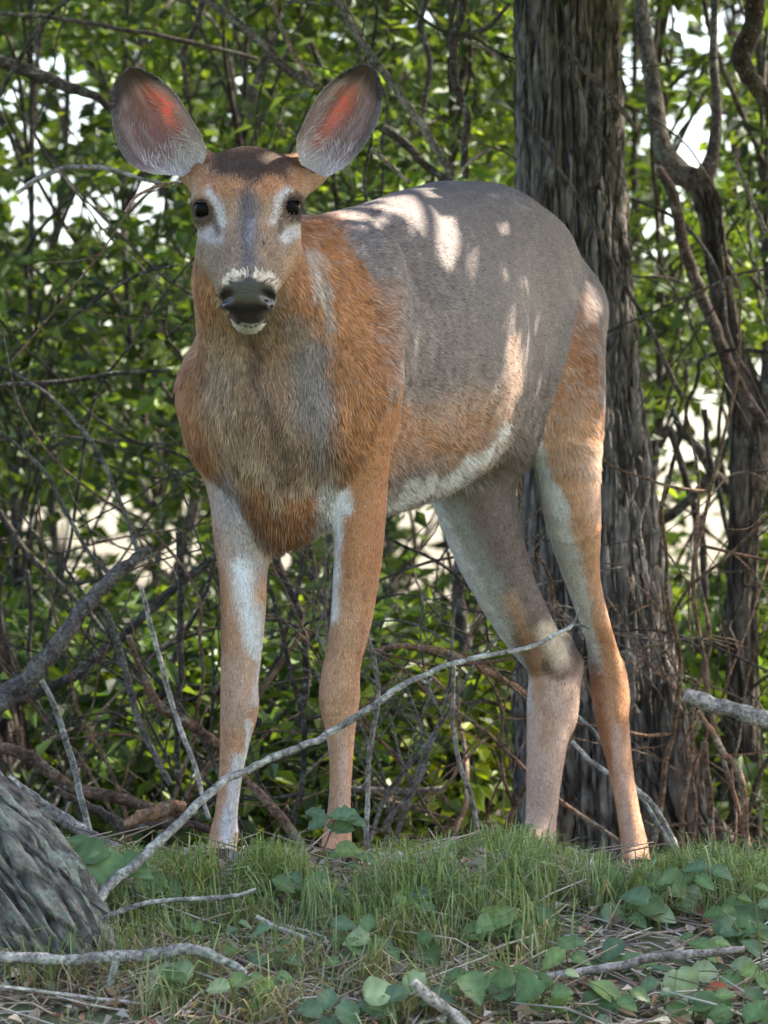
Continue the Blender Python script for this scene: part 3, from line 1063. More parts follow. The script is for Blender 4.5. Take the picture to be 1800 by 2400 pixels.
def ear_fur():
    V, Cc, N = [], [], []
    for k0 in (0, 1):
        nt_, nw_ = 60, 48
        o = len(w_) + k0 * nt_ * nw_ * 2
        g = body_v[o:o + nt_ * nw_].reshape(nt_, nw_, 3)
        cc = body_c[o:o + nt_ * nw_].reshape(nt_, nw_, 3)
        for _ in range(5200):
            rim = rng.random() < .6
            i = rng.integers(1, nt_ - 3)
            if rim:
                j = rng.choice([0, 1, 2, 3, nw_ - 4, nw_ - 3, nw_ - 2, nw_ - 1])
            else:
                j = rng.integers(4, nw_ - 4)
                if rng.random() > .7 - i / nt_:
                    continue
            p = g[i, j]
            up = g[i + 1, j] - g[i - 1, j]
            up /= np.linalg.norm(up) + 1e-9
            ac = g[i, min(j + 1, nw_ - 1)] - g[i, max(j - 1, 0)]
            ac /= np.linalg.norm(ac) + 1e-9
            sgn = 1 if j > nw_ / 2 else -1
            inward = -sgn * ac
            d = up * .8 + inward * (rng.uniform(.2, 1.0) if not rim else rng.uniform(-.7, .5)) + np.array([0, -.35, 0]) + rng.normal(0, .2, 3)
            d /= np.linalg.norm(d)
            ln = rng.uniform(.006, .015) if not rim else rng.uniform(.002, .004)
            sd = np.cross(d, [0, -1, 0.2]); sd /= np.linalg.norm(sd) + 1e-9
            wd = .00055
            p0 = p + np.array([0, -.0006, 0])
            p1 = p0 + d * ln * .5
            p2 = p1 + (d + inward * .3) * ln * .5
            V.append([p0 - sd * wd, p0 + sd * wd, p1 - sd * wd * .8, p1 + sd * wd * .8, p2])
            c = cc[i, j]
            t = rng.random()
            if i > nt_ * .68 and rng.random() < .8:
                hc = c * 1.2
            else:
                wk = (.45 if i < nt_ * .25 else .13) if not rim else .2
                hc = c * (1 - wk) + np.array([.62, .55, .52]) * wk * (.6 + .8 * t)
            Cc.append([hc] * 5)
            N.append([np.array([0, -1.0, .1])] * 5)
    V, Cc, N = np.array(V).reshape(-1, 3), np.clip(np.array(Cc).reshape(-1, 3), 0, .85), np.array(N).reshape(-1, 3)
    base = np.arange(len(V) // 5)[:, None] * 5
    return V, base + np.array([[0, 1, 3, 2]]), base + np.array([[2, 3, 4]]), Cc, N

fv, ff, fc, fn = make_fur(300000)
e_v, e_q, e_t, e_c, e_n = ear_fur()
ff = [np.concatenate([ff[0], e_q + len(fv)]), np.concatenate([ff[1], e_t + len(fv)])]
fv, fc, fn = np.concatenate([fv, e_v]), np.concatenate([fc, e_c]), np.concatenate([fn, e_n])
new_obj('fur', mesh_np('fur', fv, ff, mat_fur(), fc, {'coat_normal': fn}, base=DEER_BASE), deer, kind='stuff')

# ================================================================== THE GROUND
def gz(x, y):
    x = np.asarray(x, dtype=np.float64); y = np.asarray(y, dtype=np.float64)
    t = np.clip(6.85 - y, 0, 4.2)
    z = -0.30 * (np.sqrt(t * t + .04) - .2)
    z = z - 0.075 * (np.sqrt(np.clip(y - 7.08, 0, 8) ** 2 + .01) - .1) - .022 * smooth(.12, .42, x) * smooth(12, 9, y)
    n = fbm(np.stack([x.ravel() * 3.1, y.ravel() * 3.1, 0 * x.ravel()], 1), 3, 77).reshape(x.shape) - .5
    return z + n * .05 * smooth(5.9, 6.7, np.abs(y - 7.4) + 5.2) + 0.012 * n

def ground_hit(u, v, h=0.0):
    """the point at height h over the ground that the camera sees at photo pixel u, v"""
    Y = np.arange(5.0, 40, .01)
    du, dvv = (u - 900) / FOC, (1200 - v) / FOC
    dy, dz = cp_ - dvv * sp_, sp_ + dvv * cp_
    t = Y / dy
    g = gz(du * t, Y) + h
    z = CAM[2] + dz * t
    i = np.argmax(z < g)
    return np.array([du * t[i], Y[i], g[i] if z[i] < g[i] else z[i]])

def ground_mesh():
    ys = np.unique(np.concatenate([np.linspace(-60, 4.5, 30), np.arange(4.5, 9.5, .03), np.arange(9.5, 20, .15), np.geomspace(20, 900, 26)]))
    xs = np.unique(np.concatenate([-np.geomspace(1.6, 400, 26), np.arange(-1.6, 1.6, .03), np.geomspace(1.6, 400, 26)]))
    X, Y = np.meshgrid(xs, ys)
    Z = gz(X, Y)
    V = np.stack([X.ravel(), Y.ravel(), Z.ravel()], 1)
    n = len(xs)
    i = np.arange((len(ys) - 1) * n).reshape(len(ys) - 1, n)[:, :-1].ravel()
    F = np.stack([i, i + 1, i + n + 1, i + n], 1)
    m, nt, b = new_mat('soil')
    tc = nt.nodes.new('ShaderNodeTexCoord')
    n1 = nt.nodes.new('ShaderNodeTexNoise'); n1.inputs['Scale'].default_value = 22; n1.inputs['Detail'].default_value = 8
    n2 = nt.nodes.new('ShaderNodeTexNoise'); n2.inputs['Scale'].default_value = 3; n2.inputs['Detail'].default_value = 4
    cr = nt.nodes.new('ShaderNodeValToRGB')
    e = cr.color_ramp.elements
    e[0].position, e[0].color = .3, (.05, .038, .027, 1)
    e[1].position, e[1].color = .72, (.26, .205, .155, 1)
    c2 = nt.nodes.new('ShaderNodeValToRGB')
    e = c2.color_ramp.elements
    e[0].position, e[0].color = .42, (0, 0, 0, 1)
    e[1].position, e[1].color = .6, (1, 1, 1, 1)
    mx = nt.nodes.new('ShaderNodeMixRGB')
    mx.inputs[2].default_value = (.055, .075, .022, 1)
    # beyond the wood the ground is open meadow
    sx = nt.nodes.new('ShaderNodeSeparateXYZ')
    mr = nt.nodes.new('ShaderNodeMapRange'); mr.inputs['From Min'].default_value = 34; mr.inputs['From Max'].default_value = 40
    mr2 = nt.nodes.new('ShaderNodeMapRange'); mr2.inputs['From Min'].default_value = 4.5; mr2.inputs['From Max'].default_value = 2.5
    ad = nt.nodes.new('ShaderNodeMath'); ad.operation = 'MAXIMUM'
    mm = nt.nodes.new('ShaderNodeMixRGB'); mm.inputs[2].default_value = (.11, .15, .045, 1)
    L = nt.links.new
    L(tc.outputs['Object'], n1.inputs['Vector']); L(tc.outputs['Object'], n2.inputs['Vector'])
    L(n1.outputs['Fac'], cr.inputs[0]); L(n2.outputs['Fac'], c2.inputs[0])
    L(cr.outputs[0], mx.inputs[1]); L(c2.outputs[0], mx.inputs[0])
    L(tc.outputs['Object'], sx.inputs[0]); L(sx.outputs['Y'], mr.inputs['Value']); L(sx.outputs['Y'], mr2.inputs['Value'])
    L(mr.outputs[0], ad.inputs[0]); L(mr2.outputs[0], ad.inputs[1])
    L(mx.outputs[0], mm.inputs[1]); L(ad.outputs[0], mm.inputs[0]); L(mm.outputs[0], b.inputs['Base Color'])
    bp = nt.nodes.new('ShaderNodeBump'); bp.inputs['Distance'].default_value = .02
    L(n1.outputs['Fac'], bp.inputs['Height']); L(bp.outputs[0], b.inputs['Normal'])
    b.inputs['Roughness'].default_value = .95
    new_obj('ground', mesh_np('ground', V, F, m), kind='structure')

ground_mesh()

# ================================================================== WOOD

def mat_bark(name, rot=0.0, scale=34.0, stretch=.17, lichen=.1, lscale=55.0, dark=.42):
    """plates between cracks that run along the trunk, weathered colour, lichen crust"""
    m, nt, b = new_mat(name)
    L = nt.links.new
    at = nt.nodes.new('ShaderNodeAttribute'); at.attribute_name = 'Col'
    tc = nt.nodes.new('ShaderNodeTexCoord')
    mp = nt.nodes.new('ShaderNodeMapping'); mp.inputs['Rotation'].default_value = (0, rot, 0)
    L(tc.outputs['Object'], mp.inputs['Vector'])
    m2 = nt.nodes.new('ShaderNodeMapping'); m2.inputs['Scale'].default_value = (1, 1, stretch)
    L(mp.outputs[0], m2.inputs['Vector'])
    def noise(vec, sc, detail=6, rough=.65):
        n = nt.nodes.new('ShaderNodeTexNoise')
        n.inputs['Scale'].default_value = sc; n.inputs['Detail'].default_value = detail; n.inputs['Roughness'].default_value = rough
        L(vec, n.inputs['Vector'])
        return n
    def ramp(x, lo, hi, a, c):
        r = nt.nodes.new('ShaderNodeMapRange')
        for k, q in zip(('From Min', 'From Max', 'To Min', 'To Max'), (lo, hi, a, c)):
            r.inputs[k].default_value = q
        L(x, r.inputs['Value'])
        return r.outputs[0]
    def math_(op, x, y):
        n = nt.nodes.new('ShaderNodeMath'); n.operation = op
        for i, q in enumerate((x, y)):
            if isinstance(q, (int, float)):
                n.inputs[i].default_value = q
            else:
                L(q, n.inputs[i])
        return n.outputs[0]
    wn_ = noise(m2.outputs[0], scale * .55, 3)
    off = nt.nodes.new('ShaderNodeVectorMath'); off.operation = 'SCALE'; off.inputs['Scale'].default_value = 1.1 / scale
    L(wn_.outputs['Color'], off.inputs[0])
    ad = nt.nodes.new('ShaderNodeVectorMath'); ad.operation = 'ADD'
    L(m2.outputs[0], ad.inputs[0]); L(off.outputs[0], ad.inputs[1])
    vo = nt.nodes.new('ShaderNodeTexVoronoi'); vo.feature = 'DISTANCE_TO_EDGE'; vo.inputs['Scale'].default_value = scale
    L(ad.outputs[0], vo.inputs['Vector'])
    crack = ramp(vo.outputs['Distance'], .0, .16, 0, 1)
    fine = noise(m2.outputs[0], scale * 5).outputs['Fac']
    coarse = noise(m2.outputs[0], scale * 1.3).outputs['Fac']
    h = math_('ADD', math_('MULTIPLY', crack, .9), math_('ADD', math_('MULTIPLY', fine, .5), math_('MULTIPLY', coarse, .6)))
    bp = nt.nodes.new('ShaderNodeBump'); bp.inputs['Strength'].default_value = 1; bp.inputs['Distance'].default_value = .012
    L(h, bp.inputs['Height']); L(bp.outputs[0], b.inputs['Normal'])
    k = math_('MULTIPLY', math_('MULTIPLY', ramp(crack, 0, 1, dark, 1.08), ramp(fine, .35, .65, .68, 1.3)), ramp(coarse, .38, .62, .72, 1.28))
    sc = nt.nodes.new('ShaderNodeVectorMath'); sc.operation = 'SCALE'
    L(at.outputs['Color'], sc.inputs[0]); L(k, sc.inputs['Scale'])
    l1 = noise(tc.outputs['Object'], lscale, 7, .7).outputs['Fac']
    l2 = noise(tc.outputs['Object'], lscale * .22, 3).outputs['Fac']
    lm = math_('MULTIPLY', math_('MULTIPLY', ramp(l1, .465, .54, 0, 1), ramp(l2, .36, .56, .25, 1)), ramp(crack, .2, .8, .1, 1))
    mx = nt.nodes.new('ShaderNodeMixRGB'); mx.inputs[2].default_value = (.235, .265, .20, 1)
    L(sc.outputs[0], mx.inputs[1]); L(math_('MULTIPLY', lm, lichen), mx.inputs[0])
    L(mx.outputs[0], b.inputs['Base Color'])
    b.inputs['Roughness'].default_value = .92; b.inputs['Specular IOR Level'].default_value = .08
    return m
M_BARK = mat_bark('bark')
M_LICHEN_BARK = mat_bark('lichen_bark', RAD(48), 26, .2, 1.0, 90, .62)

def mat_twig():
    """weathered bark: dark cracks and stains, pale lichen spots"""
    m, nt, b = new_mat('twig_bark')
    L = nt.links.new
    at = nt.nodes.new('ShaderNodeAttribute'); at.attribute_name = 'Col'
    tc = nt.nodes.new('ShaderNodeTexCoord')
    def noise(scale, detail=5):
        n = nt.nodes.new('ShaderNodeTexNoise')
        n.inputs['Scale'].default_value = scale; n.inputs['Detail'].default_value = detail; n.inputs['Roughness'].default_value = .65
        L(tc.outputs['Object'], n.inputs['Vector'])
        return n.outputs['Fac']
    def ramp(x, lo, hi, a, c):
        r = nt.nodes.new('ShaderNodeMapRange')
        for k, q in zip(('From Min', 'From Max', 'To Min', 'To Max'), (lo, hi, a, c)):
            r.inputs[k].default_value = q
        L(x, r.inputs['Value'])
        return r.outputs[0]
    fine = noise(150)
    sc1 = nt.nodes.new('ShaderNodeVectorMath'); sc1.operation = 'SCALE'
    L(at.outputs['Color'], sc1.inputs[0]); L(ramp(fine, .35, .65, .35, 1.45), sc1.inputs['Scale'])
    sc2 = nt.nodes.new('ShaderNodeVectorMath'); sc2.operation = 'SCALE'
    L(sc1.outputs[0], sc2.inputs[0]); L(ramp(noise(34), .4, .6, .6, 1.3), sc2.inputs['Scale'])
    mx = nt.nodes.new('ShaderNodeMixRGB')
    mx.inputs[2].default_value = (.30, .31, .26, 1)
    L(sc2.outputs[0], mx.inputs[1]); L(ramp(noise(80), .60, .66, 0, .55), mx.inputs[0])
    L(mx.outputs[0], b.inputs['Base Color'])
    bp = nt.nodes.new('ShaderNodeBump'); bp.inputs['Strength'].default_value = 1; bp.inputs['Distance'].default_value = .004
    L(fine, bp.inputs['Height']); L(bp.outputs[0], b.inputs['Normal'])
    b.inputs['Roughness'].default_value = .9; b.inputs['Specular IOR Level'].default_value = .1
    return m
M_TWIG = mat_twig()
M_LEAF = mat_leaf('leaf', .48)
M_SEED = mat_leaf('seedling_leaf', .30, rough=.45, spec=.4)
M_GRASS = mat_leaf('grass_blade', .35, rough=.5, spec=.3, tint=(1.1, 1.1, .5))
M_LITTER = mat_leaf('dead_leaf', .15, rough=.8, spec=.15, tint=(1, 1, 1))

BARKS = {'dark': np.array([.055, .044, .036]), 'grey': np.array([.125, .105, .090]), 'pale': np.array([.36, .32, .28]),
         'brown': np.array([.16, .095, .060]), 'orange': np.array([.27, .15, .085]), 'silver': np.array([.25, .235, .21])}

def spline(pts, per=8):
    c = np.asarray(pts, float)
    if len(c) < 2:
        return c
    e = np.concatenate([[2 * c[0] - c[1]], c, [2 * c[-1] - c[-2]]])
    out = []
    for i in range(len(c) - 1):
        p0, p1, p2, p3 = e[i:i + 4]
        for t in np.arange(per) / per:
            out.append(.5 * (2 * p1 + (p2 - p0) * t + (2 * p0 - 5 * p1 + 4 * p2 - p3) * t * t + (3 * p1 - p0 - 3 * p2 + p3) * t ** 3))
    out.append(c[-1])
    return np.array(out)

def tube(path, radii, nseg=8, rough=0.0, seed=0, cap=True):
    """tapered, slightly knobbly stem along a path"""
    path = np.asarray(path, float)
    n = len(path)
    radii = np.interp(np.linspace(0, 1, n), np.linspace(0, 1, len(radii)), radii)
    tan = np.gradient(path, axis=0)
    tan /= np.linalg.norm(tan, axis=1, keepdims=True) + 1e-12
    ref = np.array([0, -1.0, .13]) if abs(tan[:, 1]).mean() < .8 else np.array([0, 0, 1.0])
    V = []
    ang = np.linspace(0, 2 * np.pi, nseg, endpoint=False)
    for i in range(n):
        a = ref - tan[i] * (ref @ tan[i]); a /= np.linalg.norm(a)
        b = np.cross(tan[i], a)
        V.append(path[i] + (np.cos(ang)[:, None] * a + np.sin(ang)[:, None] * b) * radii[i])
    V = np.array(V)
    if rough:
        flat = V.reshape(-1, 3)
        r = np.repeat(radii, nseg)
        d = (fbm(flat / np.maximum(r.mean(), 1e-4) * .9 + seed, 3, seed) - .5) * 3 * rough
        cen = np.repeat(path, nseg, 0)
        V = (cen + (flat - cen) * (1 + d)[:, None]).reshape(V.shape)
    V = V.reshape(-1, 3)
    i, j = np.meshgrid(np.arange(n - 1), np.arange(nseg), indexing='ij')
    a = i * nseg + j
    b = i * nseg + (j + 1) % nseg
    F = np.stack([a, b, b + nseg, a + nseg], -1).reshape(-1, 4)
    T = np.zeros((0, 3), int)
    if cap:
        V = np.concatenate([V, [path[0], path[-1]]])
        k = len(V)
        j = np.arange(nseg)
        T = np.concatenate([np.stack([np.full(nseg, k - 2), (j + 1) % nseg, j], 1),
                            np.stack([np.full(nseg, k - 1), (n - 1) * nseg + j, (n - 1) * nseg + (j + 1) % nseg], 1)])
    return V, F, T

class Geo:
    def __init__(self):
        self.v, self.q, self.t, self.c, self.n = [], [], [], [], 0
    def add(self, V, F, T, col):
        self.v.append(V)
        if len(F): self.q.append(np.asarray(F) + self.n)
        if len(T): self.t.append(np.asarray(T) + self.n)
        self.c.append(np.broadcast_to(col, (len(V), 3)))
        self.n += len(V)
    def mesh(self, name, mat, base=None, smooth_shade=True):
        fs = []
        if self.q: fs.append(np.concatenate(self.q))
        if self.t: fs.append(np.concatenate(self.t))
        return mesh_np(name, np.concatenate(self.v), fs, mat, np.concatenate(self.c), smooth_shade=smooth_shade, base=base)

def bark_col(kind, V, seed=0, patch=0.35):
    c = BARKS[kind] if isinstance(kind, str) else np.asarray(kind)
    n = fbm(V * 22 + seed, 3, seed)[:, None]
    n2 = fbm(V * 60 + seed, 2, seed + 5)[:, None]
    col = c * (1 + (n - .5) * 2 * patch)
    lich = smooth(.56, .70, n2)
    return np.clip(col * (1 - lich * .35) + np.array([.26, .28, .22]) * lich * .35 * (c.mean() / .12) ** .5, .004, .8)

def uvpath(pts, Y0, Y1=None, per=14, wob=0.0, seed=0):
    Y1 = Y0 if Y1 is None else Y1
    n = len(pts)
    w = np.array([P(u, v, Y0 + (Y1 - Y0) * i / max(1, n - 1)) for i, (u, v) in enumerate(pts)])
    w = spline(w, per)
    if wob:
        k = np.stack([fbm(w * 9 + seed + 40 * i, 2, seed + i) for i in range(3)], 1) - .5
        t = np.linspace(0, 1, len(w))[:, None]
        w = w + k * wob * 2
    return w

def stick(name, pts, Y, r, kind, label, cat, group=None, Y1=None, nseg=8, rough=.09, seed=0, sides=(), wob=.006):
    """a branch, log or twig lying or standing by itself; sides: its own side shoots as (pts, Y, radii, name)"""
    w = uvpath(pts, Y, Y1, wob=wob, seed=seed)
    w = w + (np.stack([fbm(w * 45 + seed * 3 + 20 * i, 2, seed + i) for i in range(3)], 1) - .5) * px(max(r), Y) * .55
    V, F, T = tube(w, [px(q, Y) for q in r], nseg, rough, seed)
    base = w[0]
    g = Geo(); g.add(V, F, T, bark_col(kind, V, seed))
    if not sides:
        return new_obj(name, g.mesh(name, M_TWIG, base), None, base, label, cat, group)
    root = thing(name, base, label, cat, group)
    new_obj('main_stem', g.mesh('main_stem', M_TWIG, base), root)
    for k, sd in enumerate(sides):
        w2 = uvpath(sd[0], sd[1], sd[1])
        V, F, T = tube(w2, [px(q, sd[1]) for q in sd[2]], 7, rough, seed + k + 1)
        g = Geo(); g.add(V, F, T, bark_col(kind, V, seed + k + 1))
        new_obj('side_shoot', g.mesh('side_shoot', M_TWIG, base), root)
    return root

def ridged_trunk(name, path, radii, kind, parent, base, nseg=200, amp=.012, fs=14, seed=0, per=60, part='trunk', lich=.25, stretch=.16, hf=.30, lf=1.0, cw=.6, wavy=.9, mat=None):
    """thick bark: furrows and plates are displaced geometry"""
    w = spline(path, per)
    V, F, T = tube(w, radii, nseg, 0, seed, cap=False)
    n = len(w)
    rr = np.interp(np.linspace(0, 1, n), np.linspace(0, 1, len(radii)), radii)
    cen = np.repeat(w, nseg, 0)
    ln = np.concatenate([[0], np.cumsum(np.linalg.norm(np.diff(w, axis=0), axis=1))])
    lz = np.repeat(ln, nseg)
    dirv = V - cen
    R0 = np.repeat(rr, nseg)
    a = np.tile(np.linspace(0, 2 * np.pi, nseg, endpoint=False), n)
    q = np.stack([np.cos(a) * hf * fs, np.sin(a) * hf * fs, lz * fs * stretch], 1)
    q0 = q.copy()
    wv = fbm(q * .6 + 9, 2, seed + 2) - .5
    q[:, 0] += wv * wavy
    q[:, 1] += wv[::-1] * wavy
    r1 = np.abs(fbm(q, 2, seed) - .5) * 2
    r2 = np.abs(fbm(q * 2.3 + 5, 2, seed + 3) - .5) * 2
    fur = 1 - smooth(0, .16, r1)
    fur2 = 1 - smooth(0, .20, r2)
    cross = 1 - smooth(0, .08, np.abs(fbm(np.stack([q0[:, 0] * 1.5, q0[:, 1] * 1.5, lz * fs * .9], 1), 2, seed + 8) - .5))
    d = -fur * 1.0 - fur2 * .6 - cross * cw + (fbm(q * np.array([5, 5, 9]), 3, seed + 4) - .5) * 1.5
    big = (fbm(np.stack([np.cos(a) * 1.4, np.sin(a) * 1.4, lz * 1.6], 1), 2, seed + 6) - .5) * .35
    V = cen + dirv * (1 + (d * amp) / np.maximum(R0, .02) + big * .5)[:, None]
    c = np.asarray(BARKS[kind] if isinstance(kind, str) else kind)
    n1 = fbm(V * 9, 3, seed + 11)[:, None]
    n2 = fbm(V * 70, 3, seed + 12)[:, None]
    col = c * (.75 + .5 * n1) * (.7 + .6 * n2)
    n3 = fbm(V * np.array([60, 60, 34]) * lf, 3, seed + 13)[:, None]
    g = Geo(); g.add(V, F, T, np.clip(col, .004, .8))
    return new_obj(part, g.mesh(part, mat or M_BARK, base), parent)

# ================================================================== FOLIAGE
def leaf_batch(cen, size, nrm, dirn, col, fold=.18, width=.55):
    """many small two-winged leaf blades in one go: folded along the midrib"""
    n = len(cen)
    dirn = dirn - nrm * (dirn * nrm).sum(1, keepdims=True)
    dirn /= np.linalg.norm(dirn, axis=1, keepdims=True) + 1e-9
    sd = np.cross(nrm, dirn)
    s = size[:, None]
    b = cen - dirn * s * .5
    t = cen + dirn * s * .5 - nrm * s * .10
    m = cen + nrm * s * .02 - nrm * s * fold * .4
    l = cen - sd * s * width * .5 - dirn * s * .06 + nrm * s * fold * .5
    r = cen + sd * s * width * .5 - dirn * s * .06 + nrm * s * fold * .5
    V = np.stack([b, l, t, m, r], 1).reshape(-1, 3)
    k = np.arange(n)[:, None] * 5
    F = np.concatenate([k + np.array([[0, 3, 2, 1]]), k + np.array([[0, 4, 2, 3]])])
    C = np.repeat(col, 5, 0)
    return V, F, C

def unit(v):
    return v / (np.linalg.norm(v, axis=1, keepdims=True) + 1e-9)

GREENS = np.array([[.031, .056, .009], [.042, .076, .011], [.060, .100, .014], [.024, .045, .009], [.098, .140, .020]])

def spray_leaves(center, rad, n, size, flat=.45, tone=1.0, updir=.8, tint=None):
    c = center + rng.normal(0, 1, (n, 3)) * np.array([rad, rad, rad * flat]) * .62
    nr = unit(rng.normal(0, .55, (n, 3)) + np.array([0, -.25, updir]))
    out = unit(c - center + rng.normal(0, .3, (n, 3)) * rad)
    out[:, 2] -= .35
    col = GREENS[rng.integers(0, len(GREENS), n)] * tone * rng.uniform(.7, 1.35, (n, 1))
    if tint is not None:
        col = col * np.asarray(tint)
    return c, size * rng.uniform(.65, 1.3, n), nr, out, col

# where the photograph shows light through the wood: u, v, half width, half height, strength
HOLES = [(110, 250, 190, 170, .85), (330, 480, 130, 110, .85), (80, 480, 130, 130, .95), (200, 60, 120, 60, .35), (330, 110, 60, 60, .6),
         (530, 230, 60, 60, .7), (150, 760, 130, 60, .4), (210, 1290, 300, 150, .9), (430, 1270, 90, 130, .9), (230, 1460, 220, 70, .6), (60, 1400, 60, 60, .5),
         (660, 1340, 70, 100, .9), (1000, 1290, 130, 190, .95), (1130, 1490, 90, 70, .9), (1240, 1170, 50, 120, .8),
         (1640, 90, 160, 120, .9), (1630, 300, 110, 110, 1.1), (1480, 130, 35, 130, 1.0), (1540, 540, 80, 120, .75), (1750, 360, 80, 140, .7), (1500, 330, 50, 120, .7),
         (1640, 1010, 130, 150, .85), (1650, 1240, 140, 150, 1.0), (1780, 930, 60, 170, .9), (1560, 1120, 60, 150, .9), (1010, 50, 60, 70, .6), (1060, 250, 30, 40, .6), (1520, 880, 60, 60, .5), (60, 330, 90, 90, .9), (200, 470, 80, 60, .9), (160, 200, 70, 50, .9), (90, 1210, 110, 60, 1.0), (250, 1250, 60, 110, 1.0), (430, 1260, 40, 60, 1.0), (230, 1470, 90, 40, .9),
         (660, 1310, 30, 60, 1.0), (980, 1230, 70, 110, 1.0), (1060, 1400, 60, 90, 1.0), (1600, 60, 80, 60, 1.0), (1720, 60, 60, 80, 1.0), (1480, 110, 22, 100, 1.1), (1530, 530, 50, 60, 1.0), (1660, 960, 50, 70, 1.0), (1640, 1330, 60, 70, 1.0), (1580, 1050, 30, 100, 1.0)]

def hole(u, v):
    k = np.zeros(np.shape(u))
    for a, b, ru, rv, s in HOLES:
        k = np.maximum(k, s * np.exp(-(((u - a) / ru) ** 2 + ((v - b) / rv) ** 2) * 1.1))
    return np.clip(k, 0, 1)

def thin_out(c, keep_min=.03):
    """which leaves stay, so that the gaps of the wood fall where they are"""
    u, v = to_uv(c)
    n = fbm(np.stack([u / 55, v / 55, c[:, 1] * .2], 1), 2, 91)
    k = hole(u, v)
    n = fbm(np.stack([u / 16, v / 16, c[:, 1] * .03], 1), 2, 91)
    return n > .22 + .52 * k

class Tree:
    """a tree or shrub: stem parts, branches and its foliage"""
    def __init__(self, name, label, cat, base, group=None):
        self.root = thing(name, base, label, cat, group)
        self.base = np.asarray(base, float)
        self.br = []
        self.leaves = []
    def trunk(self, path, radii, kind='dark', nseg=12, rough=.12, seed=0, per=8, part='trunk'):
        w = spline(path, per)
        V, F, T = tube(w, radii, nseg, rough, seed)
        g = Geo(); g.add(V, F, T, bark_col(kind, V, seed))
        new_obj(part, g.mesh(part, M_TWIG, self.base), self.root)
        return w
    def branch(self, path, radii, kind='dark', nseg=5, seed=0, per=6):
        w = spline(path, per)
        V, F, T = tube(w, radii, nseg, .12, seed)
        g = Geo(); g.add(V, F, T, bark_col(kind, V, seed))
        self.br.append(g)
        return w
    def add_leaves(self, *a, **k):
        self.leaves.append(spray_leaves(*a, **k))
    def finish(self, gaps=True, fold=.18, width=.55):
        big = self.br[:40]
        for g in big:
            new_obj('branch', g.mesh('branch', M_TWIG, self.base), self.root)
        if self.leaves:
            c, s, n, o, col = [np.concatenate(q) for q in zip(*self.leaves)]
            if gaps:
                k = thin_out(c)
                c, s, n, o, col = c[k], s[k], n[k], o[k], col[k]
            if len(c):
                V, F, C = leaf_batch(c, s, n, o, col, fold, width)
                new_obj('foliage', mesh_np('foliage', V, F, M_LEAF, C, smooth_shade=False, base=self.base), self.root, kind='stuff')

# ------------------------------------------------------------------ the big tree right behind the deer
YB = 9.6
def trunk_pts(pts, Y):
    return np.array([P(u, v, Y) for u, v in pts])

b0 = P(1410, 2010, YB); b0[2] = gz(b0[0], b0[1]) - .05
big = Tree('big_tree', 'big furrowed grey trunk standing right behind the deer, its crown out of the picture', 'tree', b0)
ridged_trunk('trunk', np.concatenate([trunk_pts([(1420, 2060), (1412, 1960), (1402, 1800), (1392, 1500), (1372, 1150), (1352, 800), (1336, 400), (1330, 0), (1322, -500)], YB),
                                      [P(1310, -1500, YB), P(1290, -3500, YB + .1), P(1250, -6500, YB + .3)]]),
             [px(q, YB) for q in (225, 205, 196, 184, 160, 140, 130, 126, 124, 120, 110, 80)], (.165, .142, .126), big.root, b0, nseg=340, amp=.013, fs=15, seed=3, per=60)
ridged_trunk('stem', trunk_pts([(1262, 2040), (1262, 1900), (1264, 1500), (1268, 1200), (1280, 1000), (1310, 820)], YB - .06),
             [px(q, YB) for q in (62, 50, 44, 40, 36, 24)], (.165, .145, .13), big.root, b0, nseg=90, amp=.008, fs=16, seed=9, per=40, part='side_trunk')
# root flare and torn bark at the foot of the trunk
for k, pts in enumerate([[(1560, 1600), (1585, 1750), (1625, 1900), (1690, 1990)], [(1480, 1800), (1520, 1900), (1560, 1990)], [(1330, 1850), (1300, 1950), (1270, 2030)]]):
    ridged_trunk('root', trunk_pts(pts, YB - .12), [px(q, YB) for q in (22, 46, 52, 44)], (.13, .10, .08), big.root, b0, nseg=48, amp=.006, fs=20, seed=20 + k, per=24, part='root')
bn = P(1560, 1480, YB - .15)

# unseen low boughs added to shade the deer, gaps cut for chosen sun flecks
FLECKS = [(725, 489, 0, 12), (750, 487, 0, 14), (775, 486, 0, 15), (800, 489, 0, 14), (825, 494, 0, 13), (850, 500, 0, 12), (880, 505, 0, 9), (925, 452, 0, 28), (955, 458, 0, 28), (985, 470, 0, 26), (945, 485, 0, 26), (975, 500, 0, 26),
          (1000, 505, 0, 22), (1020, 528, 0, 19), (1040, 545, 0, 11), (1060, 563, 0, 7), (1078, 583, 0, 6), (1095, 603, 0, 6), (1110, 625, 0, 5), (1124, 652, 0, 5), (1128, 680, 0, 4),
          (1396, 680, 0, 11), (1400, 705, 0, 12), (1404, 735, 0, 10),
          (1212, 780, 0, 9), (1210, 815, 0, 9), (1208, 850, 0, 9), (1206, 885, 0, 9), (1202, 920, 0, 9), (1194, 955, 0, 9), (1182, 990, 0, 9), (1165, 1030, 0, 9), (1140, 1065, 0, 10), (1400, 1040, 0, 16), (1402, 1080, 0, 18),
          (1402, 1130, 0, 18), (1395, 1180, 0, 18), (1385, 1225, 0, 14), (1408, 1260, 0, 12), (1430, 1480, 0, 12), (1445, 1530, 0, 12), (1460, 1590, 0, 12), (1468, 1650, 0, 12), (1490, 1900, 0, 10), (1497, 1980, 0, 18), (1500, 2030, 0, 18), (1250, 1990, 0, 14),
          (1255, 2005, 0, 14), (375, 265, 0, 34), (335, 230, 0, 34), (400, 245, 0, 24), (725, 310, 0, 20), (755, 260, 0, 22), (790, 215, 0, 20), (770, 315, 0, 20)]

